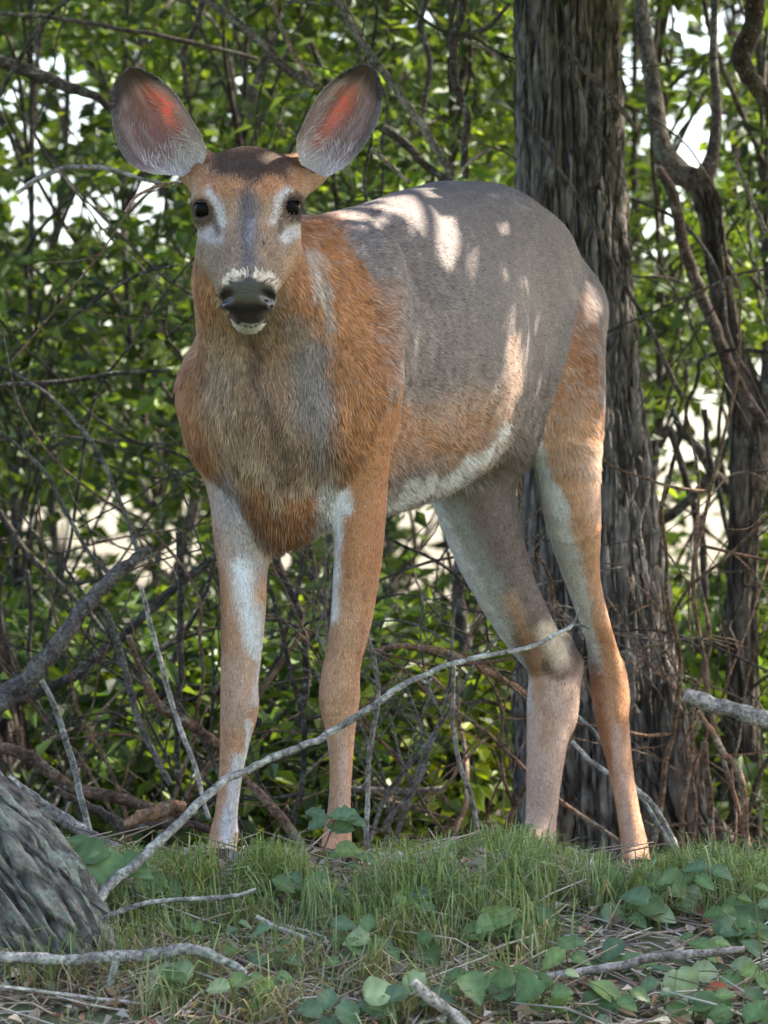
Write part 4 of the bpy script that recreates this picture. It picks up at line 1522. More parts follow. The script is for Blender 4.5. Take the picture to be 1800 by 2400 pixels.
def fleck_points():
    """points on the deer where the added boughs are cut open for sun"""
    ins = body_v[::3]
    u, v = to_uv(ins)
    out = []
    for a, b, _, r in FLECKS:
        d = np.hypot(u - a, v - b)
        near = np.where(d < max(14, r * .5))[0]
        if len(near):
            ear = b < 420 and (a < 500 or a > 700) and a < 850
            out.append((ins[near[np.argmin(ins[near, 1])]], px(r, 7.4), .16 if ear else .28))
    return out

FP = fleck_points()

def lets_sun(c, size):
    """leaves that would stand between the sun and one of the flecks"""
    gone = np.zeros(len(c), bool)
    for p, r, kf in FP:
        d = c - p
        along = d @ SUN
        off = np.linalg.norm(d - along[:, None] * SUN, axis=1)
        gone |= (along > 0) & (off < r + size * kf)
    return gone

class Bough(Tree):
    def finish(self):
        for g in self.br[:60]:
            new_obj('branch', g.mesh('branch', M_TWIG, self.base), self.root)
        c, s, n, o, col = [np.concatenate(q) for q in zip(*self.leaves)]
        u, v = to_uv(c)
        k = ~lets_sun(c, s) & ~((v > -60) & (u > -150) & (u < 1950) & (c[:, 1] < 9.3))
        c, s, n, o, col = c[k], s[k], n[k], o[k], col[k]
        V, F, C = leaf_batch(c, s, n, o, col, .12, .75)
        new_obj('foliage', mesh_np('foliage', V, F, M_LEAF, C, smooth_shade=False, base=self.base), self.root, kind='stuff')

big.__class__ = Bough
# unseen dense foliage added in the sun's path to shade the deer
tgt = np.array([0.03, 7.4, .6])
for k in range(1000):
    al = rng.uniform(1.25, 2.9)
    e1 = np.array([CS, -SN, 0]); e2 = np.cross(SUN, e1); e2 /= np.linalg.norm(e2); e1 = np.cross(e2, SUN)
    c = tgt + SUN * al + e1 * rng.uniform(-1.5, 1.5) + e2 * rng.uniform(-1.35, 1.35)
    c[2] = max(c[2], 1.62)
    big.add_leaves(c, .17, 34, .066, flat=.5, tone=1.0)
for k in range(26):
    al = rng.uniform(2.0, 4.0)
    c = tgt + SUN * al + np.array([rng.uniform(-1.2, 1.2), rng.uniform(-.9, .9), .2])
    s0 = P(1320, -900, YB) + np.array([0, 0, rng.uniform(0, 1.2)])
    w = np.array([s0, s0 * .6 + c * .4 + np.array([0, 0, .25]), c, c + (c - s0) * .18 - np.array([0, 0, .05])])
    big.branch(w, [.03, .018, .008, .003], 'dark', seed=k)
# the crown above, and those of its neighbours further back
for k in range(620):
    c = np.array([rng.uniform(-4.5, 6.5), rng.uniform(8.2, 13.5), rng.uniform(3.6, 7.5)])
    big.add_leaves(c, .42, 20, .13, flat=.5, tone=1.0)
big.finish()

# ================================================================== THE WOOD BEHIND
def grow(name, label, cat, group, u0, Y, stem_uv, r, su, n_cl, size, vlo, vhi, tone=1.0, kind='dark', tint=None, nleaf=20, rad=.20, leafy=1.0, seed=0, branchy=1.0, flat=.45, ykick=.5, shade_roof=0):
    """tree or shrub with a crooked stem at photo column u0 and distance Y; sprays of leaves spread over su columns"""
    pts = [P(u, v, Y) for u, v in stem_uv]
    base = np.array(pts[0]); base[2] = min(base[2], gz(base[0], base[1]) - .02)
    pts[0] = base
    t = Tree(name, label, cat, base, group)
    w = t.trunk(np.array(pts), [px(q, Y) for q in r], kind, nseg=14, rough=.10, seed=seed)
    lo = w[:, 2]
    for k in range(n_cl):
        for _ in range(30):
            u = rng.normal(u0, su); v = rng.uniform(vlo, vhi)
            if rng.random() > hole(u, v) * .6:
                break
        y = Y + rng.normal(0, ykick)
        c = P(u, v, y)
        if c[2] < gz(c[0], c[1]) + .05:
            continue
        if rng.random() < branchy:
            zt = c[2] - rng.uniform(.1, .5) - .25 * abs(c[0] - base[0])
            i = int(np.argmin(np.abs(lo - zt)))
            p0 = w[i]
            mid = p0 * .5 + c * .5 + np.array([rng.normal(0, .05), rng.normal(0, .05), rng.uniform(-.02, .14)])
            e = c + (c - mid) * .3
            L = np.linalg.norm(c - p0)
            t.branch(np.array([p0, mid, c, e]), [.004 + .0035 * L, .004 + .002 * L, .003, .0015], kind, nseg=5, seed=seed + k)
        if rng.random() < leafy:
            t.add_leaves(c, rad * rng.uniform(.7, 1.3), int(nleaf * rng.uniform(.6, 1.4)), size, flat=flat, tone=tone * rng.uniform(.55, 1.6), tint=tint)  # random tone per spray paints in sunlit and dimmer foliage
    for k in range(shade_roof):  # unseen overhead leaves added to shade and dapple the wood below
        c = np.array([base[0] + rng.normal(0, 1.6), Y + rng.normal(0, 1.6), rng.uniform(3.6, 7.0)])
        if c[2] > .5 + .135 * c[1]:
            t.add_leaves(c, .45, 26, .17, flat=.5, tone=1.0)
    t.finish()
    return t

# far woodland: one mass of trees at the meadow's edge
def far_wood():
    V_, F_, C_ = [], [], []
    n = 0
    for k in range(4200):
        Y = rng.uniform(22, 36)
        u = rng.uniform(-900, 2700); v = rng.uniform(-500, 1750)
        if k >= 2200:
            u = rng.choice([rng.uniform(-6000, -900), rng.uniform(2700, 7000)])
        c = P(u, v, Y)
        if c[2] < -.2 or rng.random() < hole(u, v) * .85:
            continue
        a = spray_leaves(c, .55, 34, .15, flat=.6, tone=rng.uniform(.7, 1.5), updir=.6)
        keep = thin_out(a[0])
        a = [q[keep] for q in a]
        if len(a[0]) == 0:
            continue
        V, F, C = leaf_batch(*a)
        V_.append(V); F_.append(F + n); C_.append(C); n += len(V)
    new_obj('far_wood', mesh_np('far_wood', np.concatenate(V_), np.concatenate(F_), M_LEAF, np.concatenate(C_), smooth_shade=False), None, None,
            'soft green mass of distant leaves closing the wood', 'woodland', None, 'stuff')
far_wood()

far_spec = [(-120, 17, 'at the left border'), (130, 19, 'beyond the ear on the left'), (420, 16, 'behind the left cheek of the deer'), (700, 20, 'straight above the shoulder of the deer'),
            (930, 17, 'above the middle of the back'), (1130, 19, 'close to the left of the big trunk'), (1500, 18, 'just right of the big trunk'), (1720, 20, 'behind the fork of the forked tree'), (1930, 17, 'at the right border')]
for k, (u, Y, lab) in enumerate(far_spec):
    wob = [rng.normal(0, 14) for _ in range(6)]
    stem = [(u + wob[i], v) for i, v in enumerate([1830, 1500, 1100, 700, 200, -500])]
    grow('background_tree', 'slender dark tree deep in the blurred wood, ' + lab, 'tree', 'trees deep in the wood', u, Y, stem, [14, 12, 11, 10, 8, 5], 190, 70, .085, -400, 1750,
         tone=1.1, seed=100 + k, nleaf=28, rad=.30, branchy=.4, ykick=1.0, shade_roof=80)

mid_spec = [
    (60, 12.5, 170, 78, -300, 1700, 'leafy sapling at the edge of the view, beyond the leaning grey pole', .9),
    (330, 13.5, 150, 78, -200, 1700, 'leafy sapling rising behind the ear with sky flecks about it', 1.25),
    (560, 12.0, 130, 60, -300, 1650, 'dark green sapling directly behind the head of the deer', .9),
    (800, 13.0, 150, 69, -300, 1650, 'green sapling over the shoulder of the deer', 1.0),
    (1060, 12.2, 120, 69, -300, 1600, 'bright green sapling over the rump, close to the big trunk', 1.25),
    (1560, 13.0, 110, 60, -300, 1650, 'sapling between the big trunk and the forked tree', 1.0),
    (1760, 12.0, 120, 60, -300, 1650, 'leafy sapling behind the forked tree', 1.1)]
for k, (u, Y, su_, n, vlo, vhi, lab, tone) in enumerate(mid_spec):
    wob = [rng.normal(0, 22) for _ in range(6)]
    stem = [(u + wob[i], v) for i, v in enumerate([1900, 1600, 1200, 750, 250, -400])]
    grow('sapling', lab, 'sapling', 'saplings in the wood', u, Y, stem, [11, 10, 9, 8, 6, 4], su_, n, .052, vlo, vhi, tone=tone, seed=200 + k, nleaf=36, rad=.20, branchy=.75, ykick=.6, shade_roof=36)

# low shrubs and ferns of the forest floor
low_spec = [(-120, 10.8), (90, 11.2), (240, 12.0), (400, 10.6), (620, 11.3), (760, 10.4), (950, 11.6), (1090, 10.3), (1700, 11.0), (1860, 11.8)]
low_lab = ['low shrub beside the dark trunk at the edge', 'low shrub under the leaning grey pole', 'bright low shrub among the dead sticks', 'low shrub left of the first fore leg',
           'low shrub seen between the fore legs', 'low dark shrub right of the second fore leg', 'low shrub under the belly of the deer', 'yellow green fern clump left of the far hind leg',
           'low shrub behind the pale broken log', 'low shrub beyond the forked tree']
for k, ((u, Y), lab) in enumerate(zip(low_spec, low_lab)):
    stem = [(u, 1960), (u + 10, 1800), (u - 6, 1640)]
    grow('low_shrub', lab, 'shrub', 'low shrubs of the forest floor', u, Y, stem, [6, 5, 3], 95, 48, .058, 1440, 1970, tone=1.25 if k not in (2, 7) else 1.8, seed=300 + k, nleaf=22, rad=.13,
         branchy=.6, ykick=.35, tint=(1.0, 1.0, 1.0) if k != 7 else (1.25, 1.05, .6))

# ------------------------------------------------------------------ trunks that stand out
YF = 10.4
fb = P(1740, 1980, YF); fb[2] = gz(fb[0], fb[1]) - .03
ft = Tree('forked_tree', 'crooked forked grey tree standing right of the big trunk', 'tree', fb)
ridged_trunk('trunk', trunk_pts([(1748, 2040), (1742, 1700), (1740, 1300), (1752, 1050), (1735, 900), (1705, 780), (1682, 620), (1660, 480), (1625, 400)], YF),
             [px(q, YF) for q in (40, 36, 36, 44, 36, 31, 29, 30, 34)], (.115, .092, .074), ft.root, fb, nseg=90, amp=.006, fs=18, seed=31, per=30)
ft.trunk(trunk_pts([(1640, 430), (1590, 400), (1550, 330), (1530, 200), (1508, 60), (1490, -120), (1480, -500)], YF), [px(q, YF) for q in (32, 28, 22, 20, 18, 17, 12)], (.085, .068, .056), seed=32, part='limb')
ft.trunk(trunk_pts([(1648, 420), (1670, 360), (1680, 250), (1672, 100), (1685, -200)], YF), [px(q, YF) for q in (26, 16, 12, 10, 8)], (.075, .06, .05), seed=33, part='limb')
ft.trunk(trunk_pts([(1765, 1150), (1790, 1000), (1830, 820), (1880, 600)], YF), [px(q, YF) for q in (34, 30, 26, 20)], (.10, .08, .065), seed=34, part='limb')
ft.finish()
t2b = P(1712, 1950, YF + .5); t2b[2] = gz(t2b[0], t2b[1]) - .03
stick('leaning_tree', [(1700, 1990), (1706, 1600), (1726, 1350), (1738, 1180), (1690, 1130), (1640, 1060), (1600, 1010), (1575, 950)], YF + .25, [20, 24, 22, 18, 12, 11, 9, 6], 'dark',
      'dark bent stem leaning against the forked tree', 'tree', seed=35, nseg=12)
stick('curved_branch', [(1770, -60), (1762, 60), (1740, 130), (1755, 180), (1795, 225), (1850, 260)], 9.8, [22, 24, 24, 22, 19, 15], (.06, .048, .04), 'thick dark curved branch in the upper corner beside the sky gap', 'branch', seed=36, nseg=12)
stick('slanting_branch', [(1540, 390), (1577, 450), (1600, 560), (1640, 680), (1690, 800), (1740, 910), (1800, 1000)], 10.0, [9, 14, 14, 15, 15, 14, 12], (.085, .06, .048),
      'long brown branch slanting down between the big trunk and the forked tree', 'branch', seed=37, nseg=10)
stick('slanting_branch', [(1570, 1000), (1600, 1110), (1640, 1260), (1655, 1420)], 10.9, [9, 9, 9, 8], 'dark', 'thin dark upright stem in the bright gap right of the big trunk', 'branch', seed=38)
stick('slanting_branch', [(1500, 1250), (1590, 1190), (1660, 1120), (1720, 1020)], 10.7, [12, 12, 11, 8], 'dark', 'dark limb rising across the bright gap right of the big trunk', 'branch', seed=39)
stick('slanting_branch', [(1650, 960), (1660, 1060), (1690, 1180), (1720, 1330)], 10.6, [7, 7, 7, 6], 'dark', 'second thin dark stem in the bright gap right of the big trunk', 'branch', seed=40)

lt = P(-20, 1850, 10.2); lt[2] = gz(lt[0], lt[1]) - .03
lt_t = Tree('edge_tree', 'dark trunk half cut off by the border, beyond the leaning grey pole', 'tree', lt)
ridged_trunk('trunk', trunk_pts([(10, 1960), (-5, 1800), (-30, 1600), (-60, 1430), (-110, 1000), (-170, 300), (-220, -600)], 10.2), [px(q, 10.2) for q in (95, 84, 74, 64, 60, 56, 40)],
             (.075, .055, .042), lt_t.root, lt, nseg=90, amp=.007, fs=16, seed=41, per=30)
lt_t.finish()

# lichen-grown foot of a tree in the near corner
rt = np.array(P(-20, 2300, 6.5))
rt_t = Tree('lichen_tree', 'lichen covered tree foot with deep bark furrows in the near corner', 'tree', rt)
ridged_trunk('trunk', np.array([P(-1500, 200, 6.95), P(-900, 1050, 6.75), P(-440, 1690, 6.6), P(-170, 1965, 6.52), P(10, 2160, 6.46), P(140, 2370, 6.42), P(230, 2560, 6.4)]),
             [px(q, 6.5) for q in (200, 225, 250, 245, 235, 215, 200)], (.155, .135, .115), rt_t.root, rt, nseg=320, amp=.014, fs=21, seed=51, per=80, stretch=.10, hf=.20, cw=.3, mat=M_LICHEN_BARK)
rt_t.finish()

# ------------------------------------------------------------------ dead wood around the deer
stick('leaning_pole', [(-60, 1720), (40, 1610), (120, 1530), (200, 1420), (262, 1350), (320, 1300), (345, 1290)], 8.6, [26, 24, 21, 19, 17, 12, 9], (.12, .10, .09), 'grey leaning pole running up from the left border',
      'branch', seed=61, nseg=14, sides=[([(325, 1300), (300, 1220), (270, 1150), (225, 1050), (140, 950), (60, 890), (-60, 830)], 8.6, [6, 6, 5, 5, 5, 4, 4]),
                               ([(262, 1350), (205, 1290), (150, 1190), (100, 1100), (0, 1010)], 8.62, [6, 5, 5, 5, 4]),
                               ([(205, 1420), (250, 1440), (290, 1560), (330, 1700), (400, 1840)], 8.62, [8, 9, 9, 8, 7])])
stick('fallen_branch', [(40, 1640), (160, 1590), (280, 1500), (400, 1390), (500, 1310), (560, 1260)], 9.2, [13, 13, 12, 11, 10, 8], 'dark', 'dark straight branch crossing behind the leaning grey pole', 'branch', seed=62)
stick('dead_twig', [(332, 1375), (352, 1440), (378, 1540), (400, 1620), (425, 1700), (455, 1800), (490, 1920)], 8.0, [5, 6, 6, 6, 6, 6, 5], 'pale', 'pale slanting twig left of the near fore leg', 'twig', 'dead twigs', seed=63, rough=.2)
stick('dead_twig', [(300, 1490), (330, 1570), (370, 1650), (430, 1690), (500, 1740), (560, 1790)], 8.3, [6, 8, 10, 12, 11, 9], 'brown', 'brown crooked twig bending towards the near fore leg', 'twig', 'dead twigs', seed=64)
stick('dead_twig', [(418, 1250), (428, 1400), (424, 1560), (415, 1680), (420, 1850)], 9.0, [9, 9, 8, 8, 7], 'dark', 'dark upright stem in front of the green gap left of the fore legs', 'twig', 'dead twigs', seed=65)
stick('dead_twig', [(98, 1590), (130, 1660), (165, 1770), (190, 1870), (212, 1950)], 7.6, [6, 7, 8, 8, 7], 'silver', 'pale grey twig standing on the lichen grey log', 'twig', 'dead twigs', seed=66)
stick('grey_log', [(20, 1830), (85, 1875), (150, 1915), (215, 1960), (300, 2010), (400, 2070), (440, 2100)], 7.15, [15, 16, 17, 16, 14, 11, 8], 'silver', 'grey log sloping down behind the large three-lobed leaf', 'log', seed=67, nseg=12)
stick('fallen_branch', [(-40, 1740), (60, 1775), (150, 1835), (260, 1870), (360, 1895)], 8.4, [14, 15, 15, 15, 13], (.13, .085, .06), 'brown fallen branch sloping behind the grey log', 'branch', seed=68, nseg=10)
stick('broken_branch', [(290, 1935), (340, 1912), (400, 1895), (440, 1888)], 7.9, [10, 17, 18, 10], 'orange', 'orange brown broken stub near the feet of the deer', 'branch', seed=69, rough=.3, nseg=10)
stick('broken_branch', [(130, 1850), (220, 1900), (300, 1935), (420, 1925), (500, 1950)], 8.0, [7, 12, 15, 12, 8], (.085, .06, .045), 'dark rotten branch under the orange broken stub', 'branch', seed=70, rough=.25, nseg=10)
stick('fallen_branch', [(575, 1822), (620, 1870), (670, 1925), (715, 1985), (730, 2040)], 7.9, [7, 11, 12, 10, 8], (.20, .125, .085), 'short brown branch standing between the fore legs', 'branch', seed=71, nseg=10)
stick('white_log', [(-60, 2242), (60, 2246), (180, 2246), (300, 2238), (400, 2232), (480, 2240), (535, 2262), (575, 2285)], 6.24, [13, 14, 14, 15, 15, 14, 11, 7], 'silver', 'white lichened log lying across the tree foot', 'log', seed=72, nseg=12,
      sides=[([(275, 2240), (262, 2290), (250, 2340), (225, 2420)], 6.22, [10, 9, 8, 7])])
stick('dead_twig', [(-30, 2315), (100, 2328), (200, 2338), (340, 2352)], 6.2, [4, 5, 5, 4], 'pale', 'thin pale twig lying below the white log', 'twig', 'dead twigs', seed=73)
stick('long_dead_branch', [(20, 2440), (75, 2350), (140, 2265), (195, 2170), (228, 2110), (250, 2080), (310, 2030), (400, 1945), (500, 1855), (560, 1815), (640, 1780), (750, 1735), (850, 1670), (930, 1610), (1000, 1575), (1090, 1550), (1180, 1532), (1260, 1510), (1320, 1478), (1345, 1462)],
      6.35, [20, 18, 16, 14, 13, 12, 12, 11, 10, 9.5, 9, 9, 8.5, 8, 7, 7, 6, 6, 5.5, 5], 'silver', 'long thin silvery dead branch rising across the legs of the deer', 'branch', seed=74, nseg=9, Y1=6.75, rough=.2,
      sides=[([(192, 2190), (215, 2170), (260, 2145), (330, 2120), (400, 2110), (500, 2105), (560, 2098), (600, 2084)], 6.4, [8, 8, 7, 7, 6, 6, 6, 4]),
             ([(1340, 1464), (1352, 1445), (1356, 1420)], 6.75, [4, 3.5, 2]), ([(1338, 1466), (1362, 1466), (1386, 1474)], 6.75, [4, 3.5, 2]),
             ([(975, 1585), (1000, 1600), (1012, 1590)], 6.7, [4, 4, 3])])
stick('pale_broken_log', [(1602, 1628), (1640, 1642), (1700, 1662), (1760, 1680), (1860, 1705)], 8.0, [17, 19, 18, 20, 20], 'pale', 'pale broken log end entering from the right border', 'log', seed=75, nseg=14, rough=.14)
stick('dead_twig', [(1636, 1660), (1668, 1710), (1690, 1765), (1725, 1805), (1742, 1860), (1748, 1930), (1758, 2010)], 8.2, [5, 8, 8, 9, 8, 8, 7], 'orange', 'reddish brown crooked twig hanging below the pale broken log', 'twig', 'dead twigs', seed=76, rough=.25)
stick('dead_twig', [(1640, 1660), (1615, 1710), (1590, 1770)], 8.25, [5, 4, 3], 'brown', 'short thin twig slanting from the pale broken log', 'twig', 'dead twigs', seed=77)
stick('dead_twig', [(1650, 1740), (1660, 1850), (1665, 1940), (1675, 2020)], 8.3, [9, 9, 8, 7], 'brown', 'straight brown twig standing under the pale broken log', 'twig', 'dead twigs', seed=78)
stick('dead_twig', [(1340, 1740), (1390, 1790), (1450, 1830), (1520, 1880), (1560, 1930), (1588, 1990), (1596, 2060)], 8.35, [5, 6, 6, 6, 6, 6, 5], 'pale', 'bright bent twig running from behind the near hind leg to the grass', 'twig', 'dead twigs', seed=79, rough=.25)
stick('dead_twig', [(1330, 1660), (1400, 1720), (1480, 1830), (1560, 1960), (1590, 2010)], 8.5, [4, 5, 5, 5, 4], 'silver', 'thin grey twig slanting behind the near hind leg', 'twig', 'dead twigs', seed=80)
stick('broken_branch', [(870, 1530), (940, 1515), (1000, 1520), (1080, 1540), (1150, 1580), (1240, 1632)], 8.7, [6, 7, 8, 9, 10, 6], 'orange', 'orange brown dead branch behind the far hind leg', 'branch', seed=81, rough=.3)
stick('dead_twig', [(862, 1490), (880, 1570), (884, 1640), (872, 1740), (866, 1850), (860, 2000)], 7.55, [4, 6, 6, 6, 6, 6], (.22, .18, .15), 'thin grey upright stem just right of the fore legs', 'twig', 'dead twigs', seed=82, rough=.22)
stick('dead_twig', [(1062, 1560), (1060, 1640), (1058, 1700), (1078, 1790), (1105, 1860), (1122, 1940), (1126, 2000)], 7.5, [4, 5, 6, 6, 6, 6, 6], (.22, .18, .15), 'thin grey bent stem in front of the fern clump', 'twig', 'dead twigs', seed=83, rough=.22)
stick('dead_twig', [(690, 1960), (760, 1930), (850, 1935), (950, 1960), (1020, 1975)], 7.9, [4, 5, 5, 5, 4], 'brown', 'low brown twig lying behind the second fore leg', 'twig', 'dead twigs', seed=84)
stick('dead_twig', [(905, 1940), (930, 1900), (975, 1850), (1010, 1790)], 8.1, [5, 5, 4, 3], 'grey', 'forked looking grey twig under the belly', 'twig', 'dead twigs', seed=85)
stick('dead_twig', [(820, 1845), (900, 1850), (985, 1855), (1050, 1848)], 9.0, [7, 8, 8, 6], 'grey', 'level grey branch low behind the fore legs', 'twig', 'dead twigs', seed=86)
stick('root_log', [(965, 2300), (990, 2325), (1030, 2355), (1080, 2390), (1120, 2430)], 6.1, [11, 14, 14, 13, 12], 'pale', 'pale root like log at the bottom border', 'log', seed=87, nseg=10)
stick('ground_log', [(1255, 2292), (1320, 2284), (1400, 2272), (1470, 2264), (1530, 2250), (1620, 2243), (1745, 2232)], 6.3, [9, 10, 11, 11, 11, 11, 8], (.24, .20, .18), 'greyish log lying half hidden among the seedlings', 'log', seed=88, nseg=10)
stick('dead_twig', [(600, 2150), (650, 2180), (720, 2205), (790, 2225)], 6.4, [6, 8, 8, 5], 'silver', 'short lichened twig lying in the grass below the fore legs', 'twig', 'dead twigs', seed=89)

# upper dead branches
UP = [([(470, -20), (540, 40), (620, 110), (680, 165), (752, 205)], 9.2, [9, 10, 11, 11, 8], (.12, .095, .075), 'thick dead branch pointing down between the ears'),
      ([(640, 0), (665, 60), (690, 120), (735, 190)], 9.0, [5, 6, 6, 4], (.22, .15, .11), 'thin reddish dead branch between the ears'),
      ([(780, -20), (815, 50), (850, 110), (890, 170), (960, 260), (1010, 330), (1062, 412)], 9.1, [7, 9, 10, 10, 10, 10, 9], (.15, .125, .10), 'long straight branch slanting past the ear tip down to the back'),
      ([(1082, -20), (1078, 40), (1062, 90), (1066, 160), (1080, 230), (1098, 270), (1090, 340), (1088, 420)], 9.0, [10, 10, 11, 10, 9, 9, 9, 8], (.055, .042, .034), 'dark twisted vine left of the big trunk'),
      ([(1066, 95), (1110, 75), (1150, 60), (1200, 10)], 9.0, [7, 6, 6, 4], (.06, .05, .04), 'short dark side branch reaching the big trunk'),
      ([(1090, 90), (1130, 110), (1165, 140), (1190, 180)], 9.0, [4, 4, 4, 3], (.24, .18, .14), 'small pale twig curving beside the twisted vine'),
      ([(870, 345), (920, 390), (960, 430)], 9.0, [6, 6, 4], (.17, .13, .10), 'short pale branch behind the ear base'),
      ([(895, 300), (950, 340), (1000, 390), (1050, 430)], 9.6, [10, 10, 10, 9], 'dark', 'dark branch just above the back of the deer'),
      ([(1075, 405), (1110, 370), (1155, 345)], 8.8, [4, 4, 3], (.26, .18, .14), 'pale twig end above the rump'),
      ([(40, 455), (90, 420), (150, 395), (230, 395), (300, 410), (380, 430)], 8.4, [5, 7, 6, 6, 5, 4], (.30, .26, .23), 'pale drooping twig below the ear'),
      ([(290, 500), (320, 460), (370, 435), (430, 425)], 8.2, [3, 4, 4, 3], (.34, .20, .15), 'thin reddish curved twig beside the eye'),
      ([(-20, 140), (60, 165), (150, 200), (230, 230), (300, 300)], 10.0, [16, 16, 14, 11, 7], (.06, .046, .036), 'thick dark limb in the upper corner beside the sky flecks'),
      ([(-20, 250), (100, 60), (190, -20)], 9.6, [6, 6, 5], 'dark', 'dark twig crossing the upper corner'),
      ([(0, 900), (120, 895), (250, 880), (400, 868)], 9.4, [6, 6, 6, 4], 'dark', 'nearly level dark twig left of the shoulder'),
      ([(0, 30), (150, 45), (300, 70), (480, 110), (600, 140)], 9.9, [5, 6, 6, 6, 5], (.08, .06, .048), 'thin level branch above the ear'),
      ([(1325, 105), (1360, 150), (1400, 190), (1440, 240), (1490, 305)], 9.25, [5, 6, 8, 8, 5], (.085, .065, .052), 'dead side branch crossing the top of the big trunk'),
      ([(1222, 265), (1300, 380), (1380, 500), (1435, 610), (1480, 690), (1520, 760), (1560, 850), (1600, 930)], 9.25, [3, 4, 4, 4, 5, 5, 6, 6], (.07, .052, .042), 'thin vine slanting across the big trunk'),
      ([(1720, 370), (1745, 430), (1775, 490), (1800, 545)], 8.8, [4, 6, 6, 6], (.20, .16, .13), 'pale slanting twig by the right border'),
      ([(1510, 1300), (1500, 1230), (1520, 1170), (1516, 1080), (1500, 1010)], 9.2, [4, 4, 3, 3, 2], (.20, .16, .13), 'thin pale twig against the edge of the big trunk'),
      ([(150, 760), (230, 700), (330, 640), (420, 620)], 9.0, [3, 4, 4, 3], 'dark', 'fine dark twig left of the muzzle'),
      ([(1000, -20), (985, 60), (1010, 140), (1000, 230), (985, 320)], 10.5, [8, 8, 7, 6, 5], 'dark', 'dark upright stem between the ear and the big trunk'),
      ([(480, -20), (462, 60), (430, 130), (445, 230)], 10.2, [8, 8, 7, 5], 'dark', 'dark upright stem just left of the head'),
      ([(640, 1210), (650, 1320), (700, 1430), (720, 1560), (705, 1700)], 9.6, [10, 11, 10, 9, 8], 'dark', 'dark curved stem seen between the fore legs'),
      ([(720, 1260), (700, 1380), (672, 1480), (640, 1600)], 9.4, [6, 6, 6, 5], 'dark', 'second dark stem seen between the fore legs'),
      ([(1080, 1280), (1070, 1400), (1090, 1560), (1080, 1760)], 10.2, [16, 16, 15, 14], (.07, .058, .048), 'small grey trunk under the belly'),
      ([(0, 1200), (60, 1290), (150, 1380), (260, 1500)], 9.8, [8, 8, 7, 5], 'dark', 'dark slanting twig low at the left border'),
      ([(60, 1340), (75, 1440), (70, 1540), (90, 1640)], 9.7, [6, 6, 6, 5], 'dark', 'thin upright stem beside the dark edge trunk')]
for k, (pts, Y, r, kind, lab) in enumerate(UP):
    stick('dead_branch' if max(r) > 6.5 else 'thin_branch', pts, Y, r, kind, lab, 'branch', 'bare branches in the wood', seed=400 + k, rough=.18, nseg=8)

def dead_shrub(label, u, v, Y, kind, n, spread, hgt, seed):
    """leafless bush: crooked stems that fork into finer and finer dry twigs"""
    r = np.random.default_rng(seed)
    b = P(u, v, Y); b[2] = gz(b[0], b[1]) - .02
    root = thing('dead_shrub', b, label, 'bush', 'leafless bushes around the deer')
    def shoot(p, d, L, rad, depth, g):
        k = max(4, int(L / .06))
        pts = [p]
        for i in range(k):
            d = d + r.normal(0, .17, 3) * np.array([1, .6, 1]); d[2] -= .015 * i * (depth > 0); d /= np.linalg.norm(d)
            pts.append(pts[-1] + d * L / k)
        w = spline(np.array(pts), 2)
        V, F, T = tube(w, [rad, rad * .8, rad * .4], 5 if depth else 6, .2, seed)
        g.add(V, F, T, bark_col(kind, V, seed))
        if depth < 2:
            for i in range(r.integers(2, 5)):
                j = r.integers(1, len(pts) - 1)
                dd = d * .5 + r.normal(0, .6, 3) * np.array([1, .5, .8])
                shoot(pts[j], dd / np.linalg.norm(dd), L * r.uniform(.3, .6), rad * .55, depth + 1, g)
    for i in range(max(3, n - 2)):
        d = np.array([r.normal(0, spread), r.normal(0, .25), 1.0]); d /= np.linalg.norm(d)
        g = Geo()
        shoot(b + np.array([r.normal(0, .05), r.normal(0, .05), 0]), d, hgt * r.uniform(.6, 1.2), r.uniform(.003, .0065), 0, g)
        new_obj('branch', g.mesh('branch', M_TWIG, b), root)

DS = [(60, 1900, 9.3, 'dark', 5, .6, 1.1, 'leafless dark bush at the left border behind the leaning pole'), (260, 1930, 8.9, 'brown', 6, .5, 1.0, 'leafless brown bush between the leaning pole and the fore leg'),
      (470, 1960, 9.0, 'dark', 5, .5, .9, 'leafless dark bush behind the near fore leg'), (640, 1960, 8.6, 'dark', 5, .45, .8, 'leafless bush seen between the fore legs'),
      (900, 1960, 8.5, 'grey', 6, .6, .7, 'leafless grey bush under the belly'), (1080, 1970, 8.7, 'brown', 5, .6, .7, 'leafless brown bush before the far hind leg'),
      (1560, 1960, 8.8, 'brown', 6, .5, .8, 'leafless brown bush at the foot of the big trunk'), (1690, 1960, 9.4, 'dark', 6, .45, 1.5, 'leafless bush in front of the forked tree'),
      (1800, 1960, 8.9, 'brown', 5, .5, 1.2, 'leafless brown bush at the right border'), (1520, 1950, 9.9, 'dark', 4, .3, 1.9, 'tall leafless bush along the right edge of the big trunk')]
DS += [(40, 1900, 9.8, 'dark', 5, .35, 2.2, 'tall leafless thicket at the left border'), (200, 1920, 10.0, 'dark', 5, .35, 2.1, 'tall leafless thicket left of the deer, behind the leaning pole'),
       (360, 1930, 10.2, 'dark', 5, .35, 2.0, 'tall leafless thicket closest to the left of the neck'), (980, 1950, 10.4, 'dark', 5, .35, 2.3, 'tall leafless thicket rising behind the back of the deer'),
       (760, 1950, 10.6, 'dark', 4, .3, 2.4, 'tall leafless thicket behind the right ear'), (1620, 1950, 10.2, 'dark', 4, .35, 2.2, 'tall leafless thicket between the big trunk and the forked tree'),
       (1790, 1950, 10.0, 'dark', 4, .35, 2.2, 'tall leafless thicket at the right border')]
for k, (u, v, Y, kd, n, sp, hg, lab) in enumerate(DS):
    dead_shrub(lab, u, v, Y, kd, n, sp, hg, 700 + k)

